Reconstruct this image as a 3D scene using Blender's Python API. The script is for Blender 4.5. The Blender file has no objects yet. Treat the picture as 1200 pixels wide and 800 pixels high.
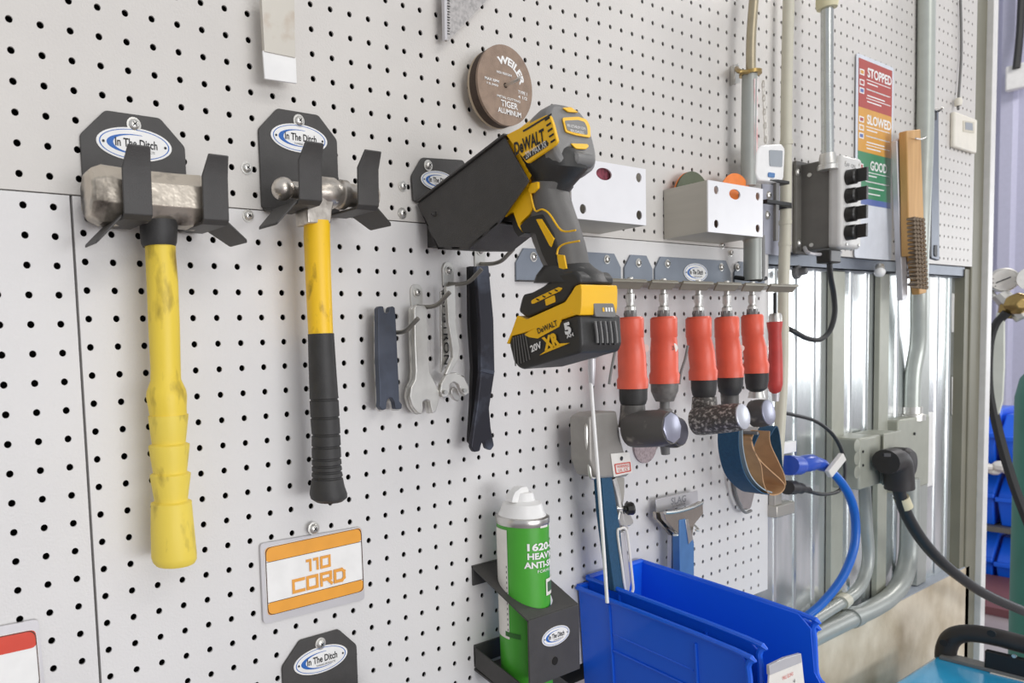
import bpy, bmesh, math, random
from mathutils import Vector, Matrix
random.seed(7)
I = 0.0254                      # everything is laid out in inches, built in metres
SC = bpy.context.scene
COL = SC.collection
V = Vector

# ---------------------------------------------------------------- camera model
CAM = V((-5.2212884, -25.41582495, 57.99213))
RM = [[0.8534210484874577, 0.04226551292895802, -0.5195056692813086],
      [-0.07065589789669813, 0.9968877031196581, -0.034966433350053255],
      [0.5164109391666482, 0.06654722973696522, 0.8537512565866922]]
FPX, CX, CY = 840.0, 338.6239, 474.60815

def ray(x, y):
    a, b = (x-CX)/FPX, (y-CY)/FPX
    d = [RM[0][k]*a + RM[1][k]*b + RM[2][k] for k in range(3)]
    return V((d[0], d[2], -d[1]))
def A(x, y, n):                 # point at a distance n out from the pegboard wall
    d = ray(x, y); t = (-n-CAM.y)/d.y
    return CAM + d*t
def AX(x, y, X):                # point in the vertical plane X
    d = ray(x, y); t = (X-CAM.x)/d.x
    return CAM + d*t
def AZ(x, y, Z):
    d = ray(x, y); t = (Z-CAM.z)/d.z
    return CAM + d*t
def depth(p):
    q = p-CAM
    return q.x*RM[2][0] - q.z*RM[2][1] + q.y*RM[2][2]
def rad(hw, x, y, n):           # radius in inches of an upright cylinder hw pixels half-wide
    t = (x-CX)/FPX
    return hw*depth(A(x, y, n))/FPX/math.sqrt(1+t*t)

# ---------------------------------------------------------------- materials
def lin(h):
    h = h.lstrip('#'); r = []
    for k in (0, 2, 4):
        c = int(h[k:k+2], 16)/255
        r.append(c/12.92 if c <= .04045 else ((c+.055)/1.055)**2.4)
    return (*r, 1)
MC = {}
def mat(name, col, rough=.5, metal=0., var=0., col2=None, scale=40., bump=0., bscale=300., stretch=None, coat=0., spec=.5, thr=(.4, .65)):
    if name in MC: return MC[name]
    m = bpy.data.materials.new(name); m.use_nodes = True
    nt = m.node_tree; b = nt.nodes['Principled BSDF']
    b.inputs['Roughness'].default_value = rough
    b.inputs['Metallic'].default_value = metal
    b.inputs['Specular IOR Level'].default_value = spec
    b.inputs['Coat Weight'].default_value = coat
    tc = nt.nodes.new('ShaderNodeTexCoord'); mp = nt.nodes.new('ShaderNodeMapping')
    nt.links.new(tc.outputs['Object'], mp.inputs[0])
    if stretch: mp.inputs['Scale'].default_value = stretch
    n = nt.nodes.new('ShaderNodeTexNoise'); n.inputs['Scale'].default_value = scale; n.inputs['Detail'].default_value = 6
    nt.links.new(mp.outputs[0], n.inputs[0])
    cr = nt.nodes.new('ShaderNodeValToRGB')
    c = lin(col)
    if col2 is None:
        k = 1-(var or .06); c2 = (c[0]*k, c[1]*k, c[2]*k, 1)
    else: c2 = lin(col2)
    cr.color_ramp.elements[0].position, cr.color_ramp.elements[1].position = thr
    cr.color_ramp.elements[0].color = c; cr.color_ramp.elements[1].color = c2
    nt.links.new(n.outputs[0], cr.inputs[0]); nt.links.new(cr.outputs[0], b.inputs['Base Color'])
    if bump:
        n2 = nt.nodes.new('ShaderNodeTexNoise'); n2.inputs['Scale'].default_value = bscale; n2.inputs['Detail'].default_value = 2
        nt.links.new(mp.outputs[0], n2.inputs[0])
        bp = nt.nodes.new('ShaderNodeBump'); bp.inputs['Strength'].default_value = bump; bp.inputs['Distance'].default_value = .001
        nt.links.new(n2.outputs[0], bp.inputs['Height']); nt.links.new(bp.outputs[0], b.inputs['Normal'])
    MC[name] = m
    return m
PEG = mat('peg_paint', 'd6d2cc', .42, 0, .05, scale=6, bump=.35, bscale=420)
PEG2 = mat('peg_paint_lower_lit', 'dfdddb', .42, 0, .05, scale=5, bump=.3, bscale=420)  # same paint lightened: brighter light low on the wall is in the colour
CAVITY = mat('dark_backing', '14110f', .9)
BLK = mat('black_powder_coat', '454341', .5, 0, .12, scale=60, bump=.3, bscale=900)
BLUEG = mat('blue_grey_powder_coat', '7f8793', .45, 0, .08, scale=30, bump=.2, bscale=900)
STEEL = mat('bright_steel', 'd2d0cc', .28, 1, .1, scale=30)
ZINC = mat('zinc_plated', 'dcdad4', .35, .85, .1, scale=60)
WORN = mat('worn_steel', 'cfc5b6', .34, .75, 0, '2b231c', 30, .8, 110, thr=(.46, .66))
WORN2 = mat('worn_head_steel', 'd9d2c8', .34, .85, 0, '6d6255', 50, .3, 200, thr=(.45, .8))
YEL = mat('yellow_fibreglass', 'f0d247', .45, 0, 0, '6b4f20', 60, .3, 90, (1, 1, .35), thr=(.56, .8))
YEL2 = mat('yellow_rubber', 'eed455', .5, 0, 0, '6f5526', 60, .3, 90, (1, 1, .4), thr=(.57, .82))
YELD = mat('drill_yellow', 'fdc414', .38, 0, .05, scale=20)
YELH = mat('hammer_yellow', 'fccb22', .4, 0, 0, '7a5510', 70, .1, 90, (1, 1, .5), thr=(.58, .8))
RUB = mat('black_rubber', '353433', .55, 0, .2, scale=60, bump=.2, bscale=500)
GRUB = mat('grey_rubber', '63615e', .5, 0, .1, scale=60, bump=.15, bscale=900)
DRUB = mat('drill_dark_plastic', '2e2d2b', .42, 0, .12, scale=60, bump=.2, bscale=900)
DGREY = mat('drill_grey_plastic', '7a7977', .45, 0, .08, scale=50, bump=.15, bscale=900)
WHITE = mat('white_enamel', 'f3f2ef', .35)
PLATE = mat('brushed_sign_plate', 'cfcdcf', .38, .35, .05, scale=20)
ORG = mat('sign_orange', 'f0a63c', .4)
ORGT = mat('sign_orange_letters', 'eda545', .4)
REDS = mat('sign_red', 'd8432c', .4)
LINE = mat('sign_dark_line', '4a2a1a', .5)
BLUE = mat('bin_blue', '1565ea', .34, 0, .04, scale=8, coat=.15)
GREEN = mat('can_green', '4aa733', .35, 0, .03)
GLBL = mat('can_label_white', 'eeeae2', .5)
INK = mat('black_ink', '1c1c1e', .5)
INKW = mat('white_ink', 'f4f3f0', .5)
INKB = mat('badge_blue', '2a68b8', .4)
RED = mat('grinder_red_rubber', 'ee664c', .38, 0, .1, scale=30, bump=.15, bscale=200)
GHEAD = mat('grinder_dark_head', '5c5956', .5, .15, 0, 'b5aea4', 55, .4, 200, thr=(.6, .85))
GDIRT = mat('grinder_dirty_head', '57534f', .5, .2, 0, 'cfc9c0', 230, .8, 160, (1, 1, 1), thr=(.5, .72))
CAPM = mat('grinder_cap', 'a9aabb', .3, .6, .1)
BROWN = mat('cutting_disc_brown', '9a8472', .7, 0, .18, scale=90, bump=.5, bscale=700)
BROWND = mat('cutting_disc_dark', '4b3c31', .75, 0, .2, scale=90, bump=.4, bscale=700)
MAROON = mat('disc_maroon', '8d3f4f', .7, 0, .5, scale=200)
ORNG = mat('disc_orange', 'f98a3c', .6, 0, .1, scale=60)
OLIVE = mat('disc_olive', '5f6650', .7, 0, .1, scale=60)
PINK = mat('sanding_disc_pink', 'b3a3a4', .8, 0, .35, scale=260, bump=.5, bscale=600)
SATIN = mat('satin_stainless', 'bab6ad', .4, .6, .05, scale=12, stretch=(1, 1, 8))  # base darkened, so the dark the box sides reflect is in the colour
WHST = mat('white_faced_steel', 'f4f3f4', .35, .25, .02)
CONC = mat('rough_concrete', 'ddd0ba', .85, 0, 0, 'b9a88d', 9, .9, 45, thr=(.38, .68))
CONCT = mat('concrete_ledge_paint', 'a7adb6', .7, 0, .1, scale=10)
BEIGE = mat('conduit_beige', 'cfcbb8', .4, 0, .05)
BRONZE = mat('conduit_tan', 'b3a88f', .35, .7, .1)
GALV = mat('galvanised_conduit', 'c9ccc9', .25, .95, .1, scale=20)
GREYC = mat('grey_paint_conduit', 'a9aca6', .35, .2, .06)
LEDGE = mat('blue_grey_rail', '737a86', .4, .4, .1)
SWGREY = mat('switchbox_grey', '6d6a64', .5, 0, .1)
SWLID = mat('switchbox_lid', 'd9d7d2', .4)
KNOB = mat('knob_black', '2a2927', .35)
WOOD = mat('brush_wood', 'd7aa6c', .55, 0, 0, 'b88748', 12, .1, 60, (6, 6, .6), thr=(.3, .8))
BRIST = mat('wire_bristle', '8d7b66', .4, .6, .3, scale=200)
CREAM = mat('thermostat_cream', 'efe9da', .45)
SCREEN = mat('lcd_grey', '9da3a8', .3)
CBLUE = mat('cable_blue', '1766c4', .3)
CBLUED = mat('plug_blue', '2b55c0', .3)
CBLK = mat('cable_black', '2a2a2a', .45)
PLUGB = mat('plug_black', '33302f', .5, 0, .1)
BELTB = mat('belt_blue', '23506f', .75, 0, .15, scale=200, bump=.4, bscale=900)
BELTT = mat('belt_tan_backing', 'c39a70', .7, 0, .12, scale=60)
SBLUE = mat('scraper_blue', '4f7fb5', .35, .2, .1)
TEAL = mat('cylinder_green', '3f8370', .4, 0, .1, scale=10)
LAV = mat('lavender_wall_panel', 'c3c3d8', .45, 0, .04)
FLOORM = mat('shop_floor', 'aaa4a6', .55, 0, 0, '8f8286', 1.4, .1, 40)
STEELB = mat('bluish_tool_steel', '565c69', .38, .6, 0, '3a3c42', 20, .2, 120, thr=(.4, .8))
DSTEEL = mat('black_oxide_steel', '35353c', .33, .6, 0, '8993a6', 9, .2, 120, thr=(.48, .72))
WBLUE = mat('welder_blue', '36b2e8', .18, 0, .03, coat=.6)
POSTG = mat('post_olive_grey', '7f7c6b', .5, .1, .1, scale=10)
POSTW = mat('post_white', 'eceae6', .4)
PR = mat('poster_red', 'b5443a', .4); PY = mat('poster_yellow', 'dfa23f', .4); PG = mat('poster_green', '3d8c63', .4)
PW = mat('poster_white', 'dfe3ea', .4); PB = mat('poster_blue', '5b6fb0', .4)
BRASS = mat('brass', 'b59a62', .3, .9, .2, scale=40)
JBOX = mat('junction_box_grey', 'a9aa9c', .42, .15, .06)
DSTR = mat('grey_rack_steel', '8d8778', .42, .4, .15, scale=20)
VIO = mat('dark_red_paint', '75484c', .6)

def galv_mat():
    m = bpy.data.materials.new('galvanised_sheet'); m.use_nodes = True
    nt = m.node_tree; b = nt.nodes['Principled BSDF']
    b.inputs['Metallic'].default_value = .8
    tc = nt.nodes.new('ShaderNodeTexCoord'); mp = nt.nodes.new('ShaderNodeMapping'); mp.inputs['Scale'].default_value = (1, 1, .15)
    n = nt.nodes.new('ShaderNodeTexNoise'); n.inputs['Scale'].default_value = 22; n.inputs['Detail'].default_value = 5
    cr = nt.nodes.new('ShaderNodeValToRGB'); cr.color_ramp.elements[0].color = lin('f4f6f7'); cr.color_ramp.elements[1].color = lin('c9d0cf')
    cr.color_ramp.elements[0].position = .35; cr.color_ramp.elements[1].position = .7
    r = nt.nodes.new('ShaderNodeMapRange'); r.inputs['To Min'].default_value = .12; r.inputs['To Max'].default_value = .3
    L = nt.links.new
    L(tc.outputs['Object'], mp.inputs[0]); L(mp.outputs[0], n.inputs[0]); L(n.outputs[0], cr.inputs[0]); L(cr.outputs[0], b.inputs['Base Color'])
    L(n.outputs[0], r.inputs[0]); L(r.outputs[0], b.inputs['Roughness'])
    return m
GALVS = galv_mat()

# ---------------------------------------------------------------- building
def org(parent):
    o = V((0, 0, 0))
    while parent is not None:
        o += parent.location; parent = parent.parent
    return o
class MB:
    def __init__(s): s.v, s.f, s.m = [], [], []
    def add(s, vs, fs):
        o = len(s.v); s.v += [V(p) for p in vs]; s.f += [[i+o for i in f] for f in fs]; return s
    def loft(s, rings, cap=True, loop=False):
        n = len(rings[0]); o = len(s.v)
        for r in rings: s.v += [V(p) for p in r]
        R = len(rings)
        for a in range(R if loop else R-1):
            b = (a+1) % R
            for k in range(n):
                s.f.append([o+a*n+k, o+a*n+(k+1) % n, o+b*n+(k+1) % n, o+b*n+k])
        if cap and not loop:
            s.f.append([o+k for k in range(n)][::-1]); s.f.append([o+(R-1)*n+k for k in range(n)])
        return s
    def prism(s, poly, vec):
        vec = V(vec); return s.loft([poly, [V(p)+vec for p in poly]])
    def box(s, c, d):
        c = V(c); x, y, z = [k/2 for k in d]
        return s.prism([c+V(p) for p in ((-x, -y, -z), (x, -y, -z), (x, -y, z), (-x, -y, z))], (0, 2*y, 0))
    def obox(s, c, ax, ay, az):
        c, ax, ay, az = V(c), V(ax), V(ay), V(az)
        return s.prism([c-ax-ay-az, c+ax-ay-az, c+ax-ay+az, c-ax-ay+az], ay*2)
    def lathe(s, p, axis, prof, seg=24, cap=True):
        p, ax = V(p), V(axis).normalized()
        u = ax.orthogonal().normalized()
        if abs(ax.z) > .9: u = (V((1, 0, 0))-ax*ax.x).normalized()
        w = ax.cross(u)
        rings = [[p+ax*t+(u*math.cos(a)+w*math.sin(a))*max(r, 1e-4) for a in [2*math.pi*k/seg for k in range(seg)]] for t, r in prof]
        return s.loft(rings, cap)
    def cyl(s, a, b, r, r2=None, seg=20):
        a, b = V(a), V(b); return s.lathe(a, b-a, [(0, r), ((b-a).length, r if r2 is None else r2)], seg)
    def sphere(s, c, r, seg=20, sq=1.):
        n = seg//2; return s.lathe(c, (0, 0, 1), [(-r*math.cos(math.pi*k/n)*sq, r*math.sin(math.pi*k/n)) for k in range(n+1)], seg)
    def tube(s, pts, r, seg=12, smooth=6, cap=True):
        pts = [V(p) for p in pts]
        if smooth and len(pts) > 2: pts = spline(pts, smooth)
        rings, u = [], None
        for k, p in enumerate(pts):
            t = (pts[min(k+1, len(pts)-1)]-pts[max(k-1, 0)]).normalized()
            u = t.orthogonal().normalized() if u is None else (u-t*u.dot(t)).normalized()
            w = t.cross(u); rr = r[k*(len(r)-1)//(len(pts)-1)] if isinstance(r, (list, tuple)) else r
            rings.append([p+(u*math.cos(a)+w*math.sin(a))*rr for a in [2*math.pi*j/seg for j in range(seg)]])
        return s.loft(rings, cap)
    def ribbon(s, pts, wv, th, smooth=6):
        pts = [V(p) for p in pts]
        if smooth: pts = spline(pts, smooth)
        wv = V(wv); rings = []
        for k, p in enumerate(pts):
            t = (pts[min(k+1, len(pts)-1)]-pts[max(k-1, 0)]).normalized()
            nn = t.cross(wv).normalized()*th/2
            rings.append([p-nn, p+nn, p+nn+wv, p-nn+wv])
        return s.loft(rings)
    def plate(s, outline, holes, vec):          # flat plate with holes, thickness vec
        vec = V(vec); bm = bmesh.new(); es = []; loops = [outline]+holes
        for lp in loops:
            vs = [bm.verts.new(V(p)) for p in lp]
            for k in range(len(vs)): es.append(bm.edges.new((vs[k], vs[(k+1) % len(vs)])))
        bmesh.ops.triangle_fill(bm, use_beauty=True, use_dissolve=False, edges=es)
        bm.verts.index_update(); o = len(s.v); n = len(bm.verts)
        s.v += [v.co.copy() for v in bm.verts]; s.v += [v.co+vec for v in bm.verts]
        for f in bm.faces:
            idx = [v.index for v in f.verts]
            s.f.append([o+i for i in idx]); s.f.append([o+n+i for i in idx[::-1]])
        b = 0
        for lp in loops:
            m = len(lp)
            for k in range(m): s.f.append([o+b+k, o+b+(k+1) % m, o+n+b+(k+1) % m, o+n+b+k])
            b += m
        bm.free(); return s
    def build(s, name, m, parent=None, bevel=0., ang=35, seg=2, label=None):
        me = bpy.data.meshes.new(name); o0 = org(parent)/I
        me.from_pydata([(p-o0)*I for p in s.v], [], s.f)
        bm = bmesh.new(); bm.from_mesh(me)
        bmesh.ops.recalc_face_normals(bm, faces=bm.faces)
        for f in bm.faces: f.smooth = True
        for e in bm.edges:
            if len(e.link_faces) != 2 or e.calc_face_angle(0) > math.radians(ang): e.smooth = False
        bm.to_mesh(me); bm.free()
        me.materials.append(m)
        ob = bpy.data.objects.new(name, me); COL.objects.link(ob)
        if parent: ob.parent = parent
        if bevel:
            md = ob.modifiers.new('bevel', 'BEVEL'); md.width = bevel*I; md.segments = seg; md.limit_method = 'ANGLE'; md.angle_limit = math.radians(40); md.use_clamp_overlap = True
        if label: ob['label'] = label
        return ob
def spline(P, n):
    out = []
    for k in range(len(P)-1):
        a, b, c, d = P[max(k-1, 0)], P[k], P[k+1], P[min(k+2, len(P)-1)]
        for j in range(n):
            t = j/n
            out.append(.5*((2*b)+(c-a)*t+(2*a-5*b+4*c-d)*t*t+(3*b-a-3*c+d)*t**3))
    out.append(P[-1]); return out
def thing(name, label, cat, loc=(0, 0, 0), group=None):
    o = bpy.data.objects.new(name, None); COL.objects.link(o)
    o.empty_display_size = .02
    o.location = V(loc)*I; o['label'] = label; o['category'] = cat
    if group: o['group'] = group
    return o
def tag(o, label, cat, group=None, kind=None):
    if label: o['label'] = label
    if cat: o['category'] = cat
    if group: o['group'] = group
    if kind: o['kind'] = kind
    return o
def struct(o): o['kind'] = 'structure'; return o
def copy_tree(o, parent=None):
    c = o.copy(); COL.objects.link(c); c.parent = parent
    for ch in list(o.children): copy_tree(ch, c)
    return c
def rnd(poly, r, seg=4):        # round the corners of a 3D polygon
    out = []; n = len(poly)
    for k in range(n):
        a, b, c = V(poly[k-1]), V(poly[k]), V(poly[(k+1) % n])
        da, dc = (a-b), (c-b); q = min(r, da.length*.45, dc.length*.45)
        p0, p1 = b+da.normalized()*q, b+dc.normalized()*q
        for j in range(seg+1):
            t = j/seg; out.append(p0*(1-t)**2+b*2*t*(1-t)+p1*t*t)
    return out
def circ(c, u, w, r, seg=20, r2=None):
    c, u, w = V(c), V(u).normalized(), V(w).normalized()
    return [c+u*math.cos(2*math.pi*k/seg)*r+w*math.sin(2*math.pi*k/seg)*(r2 or r) for k in range(seg)]
def trace(px, n): return [A(x, y, n) for x, y in px]
def traceX(px, X): return [AX(x, y, X) for x, y in px]
def crop(x0, y0, s, pts): return [(x0+x/s, y0+y/s) for x, y in pts]
XD, YD, ZD = V((1, 0, 0)), V((0, 1, 0)), V((0, 0, 1))

def text(s, c, right, up, w, h, m, parent, shear=0., bold=0., mapf=None, name='lettering', ext=.012, sub=0):
    cu = bpy.data.curves.new('t', 'FONT'); cu.body = s; cu.size = 1; cu.offset = bold; cu.shear = shear; cu.resolution_u = 3
    cu.space_line = .95; cu.align_x = 'CENTER'
    ob = bpy.data.objects.new('t', cu); COL.objects.link(ob); bpy.context.view_layer.update()
    me = bpy.data.meshes.new_from_object(ob.evaluated_get(bpy.context.evaluated_depsgraph_get()))
    bpy.data.objects.remove(ob); bpy.data.curves.remove(cu)
    xs = [v.co.x for v in me.vertices]; ys = [v.co.y for v in me.vertices]
    x0, x1, y0, y1 = min(xs), max(xs), min(ys), max(ys)
    if sub:
        bm = bmesh.new(); bm.from_mesh(me); bmesh.ops.subdivide_edges(bm, edges=bm.edges, cuts=sub, use_grid_fill=False); bmesh.ops.triangulate(bm, faces=bm.faces); bm.to_mesh(me); bm.free()
    c, right, up = V(c), V(right).normalized(), V(up).normalized(); nrm = right.cross(up)
    o0 = org(parent)/I
    for v in me.vertices:
        u = (v.co.x-(x0+x1)/2)/(x1-x0)*w; t = (v.co.y-(y0+y1)/2)/(y1-y0)*h
        p = mapf(u, t) if mapf else c+right*u+up*t+nrm*ext
        v.co = (p-o0)*I
    me.name = name; me.materials.clear(); me.materials.append(m)
    ob = bpy.data.objects.new(name, me); COL.objects.link(ob)
    if parent: ob.parent = parent
    return ob

def screw(c, r, parent, nrm=-YD, m=None, name='screw'):
    c = V(c); nrm = V(nrm)
    b = MB().lathe(c, nrm, [(0, r*1.35), (.03, r*1.35), (.035, r), (.07, r*.98), (.12, r*.75), (.15, r*.4), (.155, 0)], 18)
    o = b.build(name, m or ZINC, parent)
    u = nrm.orthogonal().normalized(); w = nrm.cross(u)
    d = MB().obox(c+nrm*.152, u*r*.45, nrm*.008, w*r*.1).obox(c+nrm*.152, u*r*.1, nrm*.008, w*r*.45)
    d.build('drive_recess', INK, o)
    return o

def badge(c, w, h, parent, right=XD, up=ZD):
    c, right, up = V(c), V(right).normalized(), V(up).normalized(); n = right.cross(up)
    b = MB().prism(circ(c, right, up, w/2, 40, h/2), n*.03).build('badge', WHITE, parent)
    q = c+n*.032
    ring = MB().plate(circ(q, right, up, w/2*.93, 40, h/2*.9), [circ(q, right, up, w/2*.90, 40, h/2*.86)], n*.004)
    ring.build('badge_border', INKB, b)
    sw = []
    for k in range(25):
        a = math.radians(75+k*(300-75)/24); sw.append(q+right*math.cos(a)*w*.37+up*math.sin(a)*h*.30)
    for k in range(25):
        a = math.radians(300-k*(300-75)/24); t = math.sin(math.pi*k/24)
        sw.append(q+right*(math.cos(a)*w*(.365-.07*t)+w*.01)+up*math.sin(a)*h*(.285-.03*t))
    MB().prism(sw, n*.004).build('swoosh', INKB, b)
    text('In The Ditch', q+right*w*.02+up*h*.03, right, up, w*.56, h*.26, INK, b, ext=.008, bold=.02)
    text('TOWING PRODUCTS', q+right*w*.08-up*h*.2, right, up, w*.36, h*.07, INK, b, ext=.008)
    for s in (-1, 1): MB().prism(circ(q+right*s*w*.41, right, up, w*.018, 10), n*.01).build('rivet', INK, b)
    return b

# ================================================================ THE SETTING
def pegboard(name, x0, x1, z0, z1, ox, oz, m, label, rh=.125):
    xs = [k+ox for k in range(int(x0)-3, int(x1)+3) if x0+.3 < k+ox < x1-.3]
    zs = [k+oz for k in range(int(z0)-3, int(z1)+3) if z0+.3 < k+oz < z1-.3]
    bx = [x0]+[(a+b)/2 for a, b in zip(xs, xs[1:])]+[x1]
    bz = [z0]+[(a+b)/2 for a, b in zip(zs, zs[1:])]+[z1]
    b = MB(); v, f = b.v, b.f
    ang = [math.radians(225+30*k) for k in range(12)]
    for i, hx in enumerate(xs):
        for j, hz in enumerate(zs):
            a0, a1, c0, c1 = bx[i], bx[i+1], bz[j], bz[j+1]
            cor = [(a0, c0), (a1, c0), (a1, c1), (a0, c1)]
            out = []
            for k in range(4):
                p, q = cor[k], cor[(k+1) % 4]
                for t in (0, 1/3, 2/3): out.append((p[0]+(q[0]-p[0])*t, p[1]+(q[1]-p[1])*t))
            o = len(v)
            for p in out: v.append(V((p[0], 0, p[1])))
            for a in ang: v.append(V((hx+rh*math.cos(a), 0, hz+rh*math.sin(a))))
            for a in ang: v.append(V((hx+rh*math.cos(a), .07, hz+rh*math.sin(a))))
            for k in range(12):
                l = (k+1) % 12
                f.append([o+k, o+l, o+12+l, o+12+k]); f.append([o+12+k, o+12+l, o+24+l, o+24+k])
    # folded edges
    e = .7
    for p, q in (((x0, z0), (x1, z0)), ((x1, z0), (x1, z1)), ((x1, z1), (x0, z1)), ((x0, z1), (x0, z0))):
        b.add([(p[0], 0, p[1]), (q[0], 0, q[1]), (q[0], e, q[1]), (p[0], e, p[1])], [[0, 1, 2, 3]])
    me = bpy.data.meshes.new(name); me.from_pydata([p*I for p in v], [], f)
    bm = bmesh.new(); bm.from_mesh(me); bmesh.ops.remove_doubles(bm, verts=bm.verts, dist=1e-6); bm.to_mesh(me); bm.free()
    me.materials.append(m)
    o = bpy.data.objects.new(name, me); COL.objects.link(o)
    tag(o, label, 'pegboard'); return o
ZR = 69.5
up_b = pegboard('pegboard_panel', -6, 88.2, 63.95, 92, 0, .5, PEG, 'large upper grey metal pegboard panel reaching from left edge to the far post')
lo_b = pegboard('pegboard_panel', 1.72, 49.3, 40.1, 63.9, .04, .64, PEG2, 'lower middle grey pegboard panel behind the hanging wrenches, grinders and bins')
ll_b = pegboard('pegboard_panel', -6, 1.62, 40.1, 63.9, .06, .47, PEG2, 'narrow piece of lower left pegboard panel beside the red edged sign')
# screws that fix the panels
for (x, y), p in (((288.8, 197), up_b), ((290.5, 253), lo_b), ((471.5, 218), up_b), ((471, 250), lo_b), ((846, 287), lo_b), ((856, 296), lo_b)):
    screw(A(x, y, 0), .19, p)

x_end = A(1135, 400, 0).x
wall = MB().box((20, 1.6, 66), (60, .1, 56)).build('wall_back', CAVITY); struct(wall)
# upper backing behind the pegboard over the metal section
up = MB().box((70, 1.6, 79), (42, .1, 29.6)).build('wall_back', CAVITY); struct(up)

# corrugated galvanised wall under the upper panel
YB = .9
zc0, zc1 = 34.2, 66
b = MB(); prof = []
x = 46.0
ribs = [(52.6, .5), (57.8, 1.1), (62.6, 1.3), (68.2, 1.2), (75.0, 1.5), (82.5, 1.5)]
x = 49.6
def addp(x, y): prof.append((x, y))
addp(46, YB)
xx = 49.5
while xx < 89:
    w_ = lambda q: YB-.03*math.sin(q*.62)-.010*math.sin(q*2.1+1)
    for q in (0, .8, 1.6, 2.4): addp(xx+q, w_(xx+q))
    for q, h in ((2.6, 0), (2.68, -.13), (2.82, -.13), (2.9, 0)): addp(xx+q, w_(xx+q)+h)
    xx += 3.05
addp(93, YB)
rings = []
for (px_, py_) in prof: rings.append((px_, py_))
o = len(b.v)
for (a, y) in prof: b.v += [V((a, y, zc0)), V((a, y, zc1))]
for k in range(len(prof)-1): b.f.append([2*k, 2*k+2, 2*k+3, 2*k+1])
for (a, y) in prof: b.v += [V((a, y+.05, zc0)), V((a, y+.05, zc1))]
n2 = 2*len(prof)
for k in range(len(prof)-1): b.f.append([n2+2*k, n2+2*k+1, n2+2*k+3, n2+2*k+2])
w2 = b.build('wall_corrugated', GALVS, ang=15); struct(w2)

# concrete curb with a painted ledge
cur = MB().box(((44+89.2)/2, 5, 17.1), (89.2-44, 10, 34.2)).build('wall_curb', CONC); struct(cur)
led = MB().box(((44+89.2)/2, 1.1, 34.25), (89.2-44, 2.1, .1)).build('trim_1', CONCT); struct(led)
# rail under the upper panel
rz0 = A(1000, 318, -.3).z; rz1 = 63.95
rail = MB().prism([V((49.6, .25, 63.9)), V((87.2, .25, 63.9)), V((87.2, .25, 62.95)), V((49.6, .25, 62.95))], (0, .12, 0)).box((68.4, .7, 63.0), (37.6, .9, .12)).build('trim_2', LEDGE); struct(rail)
# pair of posts at the end of the wall
pa = A(1116, 400, -1).x; pb = A(1134, 400, -.2).x; pc = A(1149, 400, 0).x
col1 = MB().box(((pa+pb+1)/2, .6, 49), (pb-pa+1, .9, 29.4)).build('column_flange', POSTG); struct(col1)
col2 = MB().box(((pb+pc)/2, 4, 50), (pc-pb, 8, 104)).build('column', POSTG, bevel=.1); struct(col2)
nw = -AX(1156.5, 400, pc).y
col3 = MB().box((pc+.6, -nw/2+2, 50), (1.2, nw+4, 104)).build('trim_3', POSTW, bevel=.06); struct(col3)

# floor, and the far wall seen past the post
fl = MB().box((250, 0, -1), (900, 900, 2)).build('floor', FLOORM); struct(fl)
XF = 330
b = MB(); prof = []
y = -60
while y < 260:
    prof += [(XF, y), (XF, y+7), (XF-1.6, y+8), (XF-1.6, y+11), (XF, y+12)]; y += 12
for (a, yy) in prof: b.v += [V((a, yy, 0)), V((a, yy, 260))]
for k in range(len(prof)-1): b.f.append([2*k, 2*k+2, 2*k+3, 2*k+1])
fw = b.build('wall_far', LAV); struct(fw)

# ================================================================ SIGNS
def sign_plate(name, label, outer, inner, n, bands):
    t = thing(name, label, 'sign', A(*outer[0], n))
    MB().prism(rnd(trace(outer, n), .15), (0, .06, 0)).build('backing_plate', PLATE, t)
    return t
O = [(305, 637), (424, 617), (427.5, 702), (309, 731)]
t = thing('cord_sign', 'sign reading 110 CORD in orange on a silver plate, below the two hammers', 'sign', A(366, 617, .1))
bp_ = MB().prism(rnd(trace(O, .14), .18), (0, .1, 0)).build('backing_plate', PLATE, t)
In = crop(260, 580, 3.635, [(180, 224), (595, 136), (607, 408), (193, 517)])
face = trace(In, .16)
MB().prism(rnd(face, .3), (0, .02, 0)).build('card', WHITE, t)
def lerpq(q, u, v): return (q[0]*(1-u)+q[1]*u)*(1-v)+(q[3]*(1-u)+q[2]*u)*v
q = [p-V((0, .012, 0)) for p in face]
def band(q, v0, v1, m, name, par, u0=0., u1=1., th=.012, r=0.):
    poly = [lerpq(q, u0, v0), lerpq(q, u1, v0), lerpq(q, u1, v1), lerpq(q, u0, v1)]
    if r: poly = rnd(poly, r)
    return MB().prism(poly, (0, th, 0)).build(name, m, par)
def frameline(q, par, m, w=.03, r=.3):
    c = (q[0]+q[1]+q[2]+q[3])/4
    inn = rnd([p+(c-p).normalized()*w*1.4 for p in q], r)
    MB().plate(rnd(q, r), [inn], (0, -.006, 0)).build('border', m, par)
qi = [p+((face[0]+face[1]+face[2]+face[3])/4-p).normalized()*.03-V((0, .01, 0)) for p in face]
band(qi, 0, .215, ORG, 'band', t, .0, 1., .01, .22); band(qi, .815, 1., ORG, 'band', t, 0, 1., .01, .22)
band([p-V((0, .004, 0)) for p in qi], .215, .222, LINE, 'rule', t); band([p-V((0, .004, 0)) for p in qi], .81, .817, LINE, 'rule', t)
frameline([p-V((0, .003, 0)) for p in qi], t, LINE)
W_ = (face[1]-face[0]).length; H_ = (face[3]-face[0]).length
upv = (face[0]-face[3]).normalized(); rv = (face[1]-face[0]).normalized()
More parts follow.
